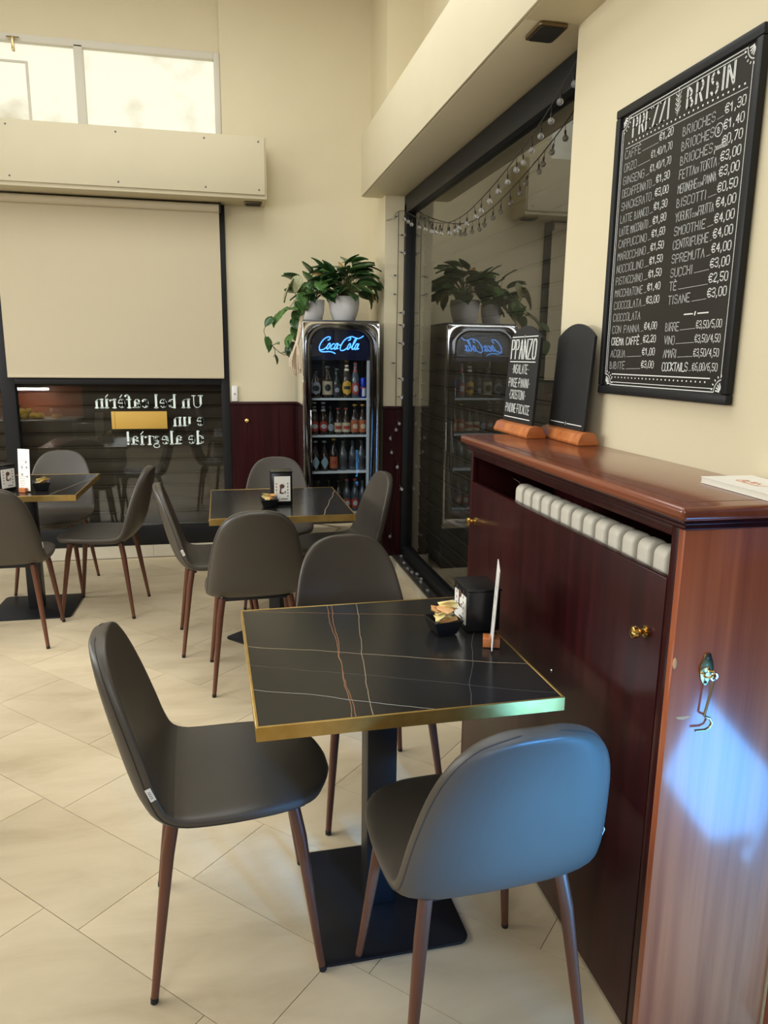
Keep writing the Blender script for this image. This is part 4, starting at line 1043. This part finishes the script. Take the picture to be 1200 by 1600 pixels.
for i, x in enumerate((.645, .722, .790)):
    bottle(x, Y1_+.02, .432, .21, glass_br, c_black, [(c_black, .02, .10, 1.0, 'rect')], None, ['dark bottle at the left of the bottom shelf', 'second dark bottle from the left on the bottom shelf', 'dark bottle left of the red labels on the bottom shelf'][i], .95)
for i, x in enumerate((.848, .905)):
    bottle(x, Y1_, .432, .22, glass_cl, c_red, [(c_red, .02, .10, 1.1, 'oval'), (c_white, .04, .08, .55, 'oval')], c_black, ['red and white label bottle on the bottom shelf, left of two', 'red and white label bottle on the bottom shelf, right of two'][i], .95)
bottle(.960, Y1_, .432, .21, glass_cl, c_black, [(c_black, .05, .09, .8, 'rect')], None, 'clear smoky bottle at the right end of the bottom shelf', .9)

# ------------------------------------------------------------------ plants on the fridge
def leaf_mesh(name, wid, m_, heart=False):
    vs = []; n = 6
    for i in range(n+1):
        v = i/n
        hw = wid*(math.sin(PI*v**.75)**.85)*(1.0) if 0 < v < 1 else .004
        if heart: hw = wid*max(0, math.sin(PI*min(1, v*.9+.08)))**.7*(1.05-.35*v) if v < 1 else .004
        y = v; z = -.28*v*v+.08*v
        for u in (-1, -.5, 0, .5, 1): vs.append((u*hw, y, z+.10*abs(u)*wid*2))
    fs = [(i*5+k, i*5+k+1, (i+1)*5+k+1, (i+1)*5+k) for i in range(n) for k in range(4)]
    me = bpy.data.meshes.new(name); me.from_pydata(vs, [], fs); me.update()
    bm = bmesh.new(); bm.from_mesh(me)
    bmesh.ops.solidify(bm, geom=bm.faces[:], thickness=.006); bmesh.ops.recalc_face_normals(bm, faces=bm.faces); bm.to_mesh(me); bm.free()
    me.polygons.foreach_set('use_smooth', [True]*len(me.polygons)); me.materials.append(m_)
    return me
LM = {k: leaf_mesh('leaf', .32, m_) for k, m_ in (('d', leaf_d), ('l', leaf_l), ('y', leaf_y), ('p', leaf_p))}
LH = {k: leaf_mesh('leaf', .42, m_, True) for k, m_ in (('d', leaf_d), ('l', leaf_l))}
def put_leaf(me, base, direction, size, roll, parent, origin):
    o = bpy.data.objects.new('leaf', me); COL.objects.link(o); o.parent = parent
    d = Vector(direction).normalized(); q = d.to_track_quat('Y', 'Z')
    o.rotation_mode = 'QUATERNION'; from mathutils import Quaternion
    o.rotation_quaternion = q @ Quaternion((0, 1, 0), roll); o.location = Vector(base)-Vector(origin); o.scale = (size, size, size)
    return o
ZT = FZ+.0125
# peace lily, large pot
O1 = (.850, 5.20, ZT)
t = thing('potted_peace_lily', 'leafy green peace lily with a few yellowed leaves in the larger white pot', 'plant', O1)
MB().lathe([(.060, 0), (.078, .012), (.098, .07), (.106, .12), (.104, .165), (.098, .165), (.098, .145), (.02, .143)], 0, 0, 0, 28).build('pot', white_pot, t, smooth=True, angle=50)
MB().lathe([(.097, .140), (.0, .146)], 0, 0, 0, 20, cap=False).build('soil', soil, t)
q = random.Random(11); stems = MB()
for i in range(78):
    an = q.uniform(0, 2*PI); el = q.uniform(.12, 1.35); reach = q.uniform(.09, .17)*(1.15 if math.cos(an) > .2 else .95)
    base = (math.cos(an)*math.cos(el)*reach, math.sin(an)*math.cos(el)*reach*.8, .17+math.sin(el)*reach*1.25)
    d = (math.cos(an)*(1.0), math.sin(an)*.8, math.sin(el)*.75-.35)
    stems.tube([(base[0]*.15, base[1]*.15, .145), (base[0]*.5, base[1]*.5, (.145+base[2])/2+.03), base], .0022, 5, .0014)
    c = 'd' if q.random() < .66 else 'l'
    if i in (5,): c = 'y'
    put_leaf(LM[c], (O1[0]+base[0], O1[1]+base[1], O1[2]+base[2]), d, q.uniform(.11, .165), q.uniform(-.6, .6), t, O1)
for (bx, bz, dx_, dz_, c, sz) in ((-.045, .385, .35, -.5, 'y', .075), (.17, .22, .55, -1.2, 'y', .09), (.185, .24, .5, -1, 'd', .12), (.20, .30, .8, -.7, 'd', .10), (.15, .20, .4, -1, 'd', .12),
        (-.14, .33, -.8, .9, 'd', .12), (.12, .36, 1, -.05, 'd', .13), (0, .36, .5, .6, 'd', .12), (-.08, .30, -.4, .6, 'd', .13)):
    stems.tube([(0, 0, .145), (bx*.6, -.02, .145+bz*.4), (bx, -.05, bz)], .002, 5, .0014)
    put_leaf(LM[c], (O1[0]+bx, O1[1]-.05, O1[2]+bz), (dx_, -.25, dz_), sz, 0, t, O1)
stems.build('stems', stem_m, t, smooth=True)
# pothos, smaller pot, trailing to the left
O2 = (.640, 5.22, ZT)
t = thing('potted_pothos', 'trailing pothos in the smaller white pot, vines hanging left of the fridge', 'plant', O2)
MB().lathe([(.050, 0), (.062, .008), (.074, .06), (.080, .125), (.080, .140), (.074, .140), (.074, .125), (.02, .123)], 0, 0, 0, 26).build('pot', white_pot, t, smooth=True, angle=50)
MB().lathe([(.073, .120), (.0, .126)], 0, 0, 0, 20, cap=False).build('soil', soil, t)
vines = MB()
def vine(pts, n, size, seed, cset='dl'):
    q = random.Random(seed); P = cat([tuple(Vector(p)-Vector(O2)) for p in pts], 24); vines.tube(P, .0024, 5)
    for i in range(n):
        k = int((i+.6)/n*23); p = Vector(P[k])+Vector(O2)
        put_leaf(LH[q.choice(cset)], p, (q.uniform(-1, .5), q.uniform(-.9, -.1), q.uniform(-1.0, .15)), size*q.uniform(.8, 1.15), q.uniform(-.5, .5), t, O2)
vine([(.64, 5.2, 1.86), (.60, 5.17, 1.98), (.56, 5.14, 1.95), (.54, 5.10, 1.86)], 8, .105, 1)
vine([(.64, 5.2, 1.86), (.57, 5.12, 1.95), (.50, 5.0, 1.86), (.44, 5.0, 1.79), (.40, 5.0, 1.77)], 8, .105, 2)
vine([(.63, 5.2, 1.86), (.55, 5.05, 1.92), (.485, 5.0, 1.76), (.47, 4.99, 1.62), (.45, 4.99, 1.56)], 11, .10, 3)
vine([(.40, 5.0, 1.79), (.345, 5.0, 1.73), (.29, 5.0, 1.66), (.33, 5.0, 1.58), (.40, 5.0, 1.515), (.46, 5.0, 1.50)], 3, .105, 4)
vine([(.33, 5.0, 1.59), (.36, 5.0, 1.53), (.35, 5.0, 1.49)], 2, .08, 5)
for i in range(26):
    q = random.Random(100+i); an = q.uniform(0, 2*PI)
    b = (O2[0]+.09*math.cos(an)-.01, O2[1]+.07*math.sin(an)-.04, O2[2]+.15+q.uniform(.0, .17))
    vines.tube([(0, 0, .12), ((b[0]-O2[0])*.6, (b[1]-O2[1])*.6, .17), tuple(Vector(b)-Vector(O2))], .002, 5)
    put_leaf((LH if i % 3 else LM)['d' if q.random() < .6 else 'l'], b, (math.cos(an)*.8-.2, -.5+math.sin(an)*.3, q.uniform(-.5, .7)), q.uniform(.10, .14), q.uniform(-.5, .5), t, O2)
put_leaf(LM['p'], (.50, 5.05, 1.99), (-.55, -.2, -.75), .17, .3, t, O2); put_leaf(LM['p'], (.53, 5.05, 2.02), (-.3, -.3, -.9), .13, -.3, t, O2)
vines.build('vines', stem_m, t, smooth=True)
# macrame rope
t = thing('macrame_cord', 'knotted beige macrame cord hanging off the left edge of the fridge', 'cord', (0, 0, 0))
q = random.Random(5)
core = MB()
for k in range(5):
    o_ = [(q.uniform(-.006, .006), q.uniform(-.006, .006)) for _ in range(4)]
    core.tube(cat([(.585+o_[0][0], 5.12, 1.86), (.545+o_[1][0], 5.02, 1.77), (.515+o_[2][0], 4.925+o_[2][1], 1.66), (.488+o_[3][0], 4.925+o_[3][1], 1.55)], 12), .0085, 6)
core.build('twisted_cord', macrame, t, smooth=True)
tas = MB()
for k in range(16):
    a, b = q.uniform(-.035, .04), q.uniform(-.02, .02)
    tas.tube(cat([(.493+a*.2, 4.925+b*.5, 1.57), (.482+a*.8, 4.92+b, 1.50), (.480+a, 4.92+b, 1.44), (.487+a*.8, 4.92+b, 1.40+q.uniform(-.03, .03))], 8), .006, 5)
tas.build('tassel', macrame, t, smooth=True)

# ------------------------------------------------------------------ string lights along the side window
t = thing('string_lights', 'string of small clear globe bulbs draped across the side window', 'string lights', (0, 0, 0))
wire = MB(); bm_ = MB(); bm_.sphere((0, 0, -.026), .0125, 12, 8)
bulb_me = None; sock_me = None
def add_bulb(p, d=(0, 0, -1)):
    global bulb_me, sock_me
    dv = Vector(d).normalized(); rot = Vector((0, 0, -1)).rotation_difference(dv)
    if bulb_me is None:
        b = MB().sphere((0, 0, -.027), .0125, 12, 8).build('bulb', bulb_m, t, smooth=True); bulb_me = b.data
        s_ = MB().lathe([(.003, -.0145), (.0045, -.012), (.0045, .0), (.002, .004)], 0, 0, 0, 8).build('socket', wire_m, b, smooth=True); sock_me = s_.data
        f_ = MB().tube([(-.003, 0, -.018), (-.002, 0, -.027), (.002, 0, -.027), (.003, 0, -.018)], .0012, 5).build('filament', bulb_core, b); add_bulb.fil = f_.data
        s_.name = 'socket'
    else:
        b = bpy.data.objects.new('bulb', bulb_me); COL.objects.link(b); b.parent = t
        s_ = bpy.data.objects.new('socket', sock_me); COL.objects.link(s_); s_.parent = b
        f_ = bpy.data.objects.new('filament', add_bulb.fil); COL.objects.link(f_); f_.parent = b
    b.location = p; b.rotation_mode = 'QUATERNION'; b.rotation_quaternion = rot
def string(pts, n, nb, drop=.012, dirs=None, seed=0):
    P = cat(pts, n); wire.tube(P, .0024, 5); q = random.Random(seed)
    for i in range(nb):
        k = min(int((i+.5)/nb*n), n-1); p = Vector(P[k]); d = Vector((q.uniform(-.25, .15), q.uniform(-.3, .3), -1)) if dirs is None else Vector((q.choice((-1, 1))*.9, -.55, q.uniform(-.5, .1)))
        d.normalize(); wire.tube([p, p+d*drop*2], .0014, 4); add_bulb(tuple(p+d*(drop*2+.004)), d)
string([(1.236, 5.07, 2.452), (1.236, 4.7, 2.345), (1.236, 4.2, 2.235), (1.236, 3.85, 2.208), (1.236, 3.5, 2.245), (1.236, 3.15, 2.315), (1.236, 2.85, 2.40), (1.236, 2.60, 2.505)], 70, 24, seed=4)
string([(1.206, 5.110, 2.455), (1.206, 5.110, 2.0), (1.203, 5.110, 1.6), (1.205, 5.110, 1.168)], 30, 11, .008, 1, 2)
wire.tube(cat([(1.125, 5.122, 2.395), (1.165, 5.120, 2.41), (1.203, 5.118, 2.455), (1.236, 5.07, 2.452)], 12), .0016, 5)
# loose end down over the wainscot and along the sill
wire.tube(cat([(1.205, 5.095, 1.168), (1.215, 5.095, 1.05), (1.170, 5.095, .92), (1.225, 5.095, .74), (1.19, 5.095, .45), (1.18, 5.095, .226), (1.20, 5.08, .086), (1.222, 4.9, .080), (1.21, 4.6, .080), (1.22, 4.2, .080), (1.21, 3.9, .080)], 60), .0014, 5)
for p in ((1.212, 5.09, 1.06), (1.199, 5.09, 1.02), (1.165, 5.09, .96), (1.173, 5.09, .86), (1.222, 5.09, .755), (1.18, 5.09, .245), (1.238, 5.06, 1.245), (1.232, 5.06, .60)): add_bulb(p, (rnd.uniform(-.5, .5), -.5, -.7))
for p in ((1.238, 5.02), (1.215, 4.84), (1.205, 4.70), (1.214, 4.61), (1.236, 4.56), (1.216, 4.39), (1.210, 4.21), (1.235, 4.45), (1.207, 3.95)): add_bulb((p[0], p[1]+.02, .0915), (0, -1, 0))
wire.build('wire', wire_m, t, smooth=True)

# ------------------------------------------------------------------ sideboard left of the tables (seen mirrored in the back window)
t = thing('sideboard', 'low dark wooden sideboard with a brown back panel and lit shelf', 'sideboard', (0, 0, 0))
MB().box(-3.2, -1.60, 2.05, 2.62, .06, .76).build('carcass', mahog, t, bevel=.004)
MB().box(-3.22, -1.58, 2.03, 2.64, .7605, .778).build('worktop', mat('grey_stone', (.25, .24, .22), .3), t, bevel=.003)
MB().box(-3.2, -1.585, 2.03, 2.05, .7785, 1.13).build('back_panel', mat('brown_panel', (.22, .06, .025), .4), t)
MB().box(-3.2, -1.62, 2.1, 2.6, 0, .0595).build('plinth', black_metal, t)
MB().box(-2.9, -1.95, 2.0505, 2.30, 1.118, 1.13).build('shelf', steel_d, t)
t = thing('tube_lamp', 'white fluorescent tube lamp under the sideboard shelf', 'lamp', (-2.09, 2.25, 1.10))
MB().tube([(-.19, 0, 0), (.19, 0, 0)], .013, 12).build('tube', tube_m, t, smooth=True)
MB().box(-.2, .2, -.01, .02, .0135, .0175).build('holder', plastic_w, t)
q = random.Random(2)
for i, (dx_, dy_, dz_) in enumerate([(x_*.075, y_*.07, 0) for x_ in range(5) for y_ in range(2)]+[(.037+x_*.075, .035, .05) for x_ in range(3)]):
    o = MB().sphere((0, 0, 0), .034, 16, 10, 1.15).build('lemon', lemon, None, smooth=True)
    o.location = (-2.27+dx_, 2.38+dy_, .812+dz_); o.rotation_euler = (q.uniform(-.3, .3), q.uniform(-.3, .3), q.uniform(0, 3))
    tag(o, 'ripe yellow lemon in the heap on the sideboard', 'lemon', 'lemons heaped on the sideboard')
t = thing('cake_dome', 'clear glass cake dome with a knob on the sideboard', 'cake dome', (-1.80, 2.40, .7785))
MB().lathe([(.12, 0), (.12, .008)], 0, 0, 0, 28).build('plate', white_pot, t, smooth=True)
MB().lathe([(.108, .009), (.108, .05), (.09, .10), (.05, .128), (.008, .135), (.008, .145), (.014, .155), (.008, .165)], 0, 0, 0, 28).build('dome', glass_dome, t, smooth=True)
MB().lathe([(.06, .009), (.062, .04), (.05, .052)], 0, 0, 0, 20).build('cake', packet_b, t, smooth=True)
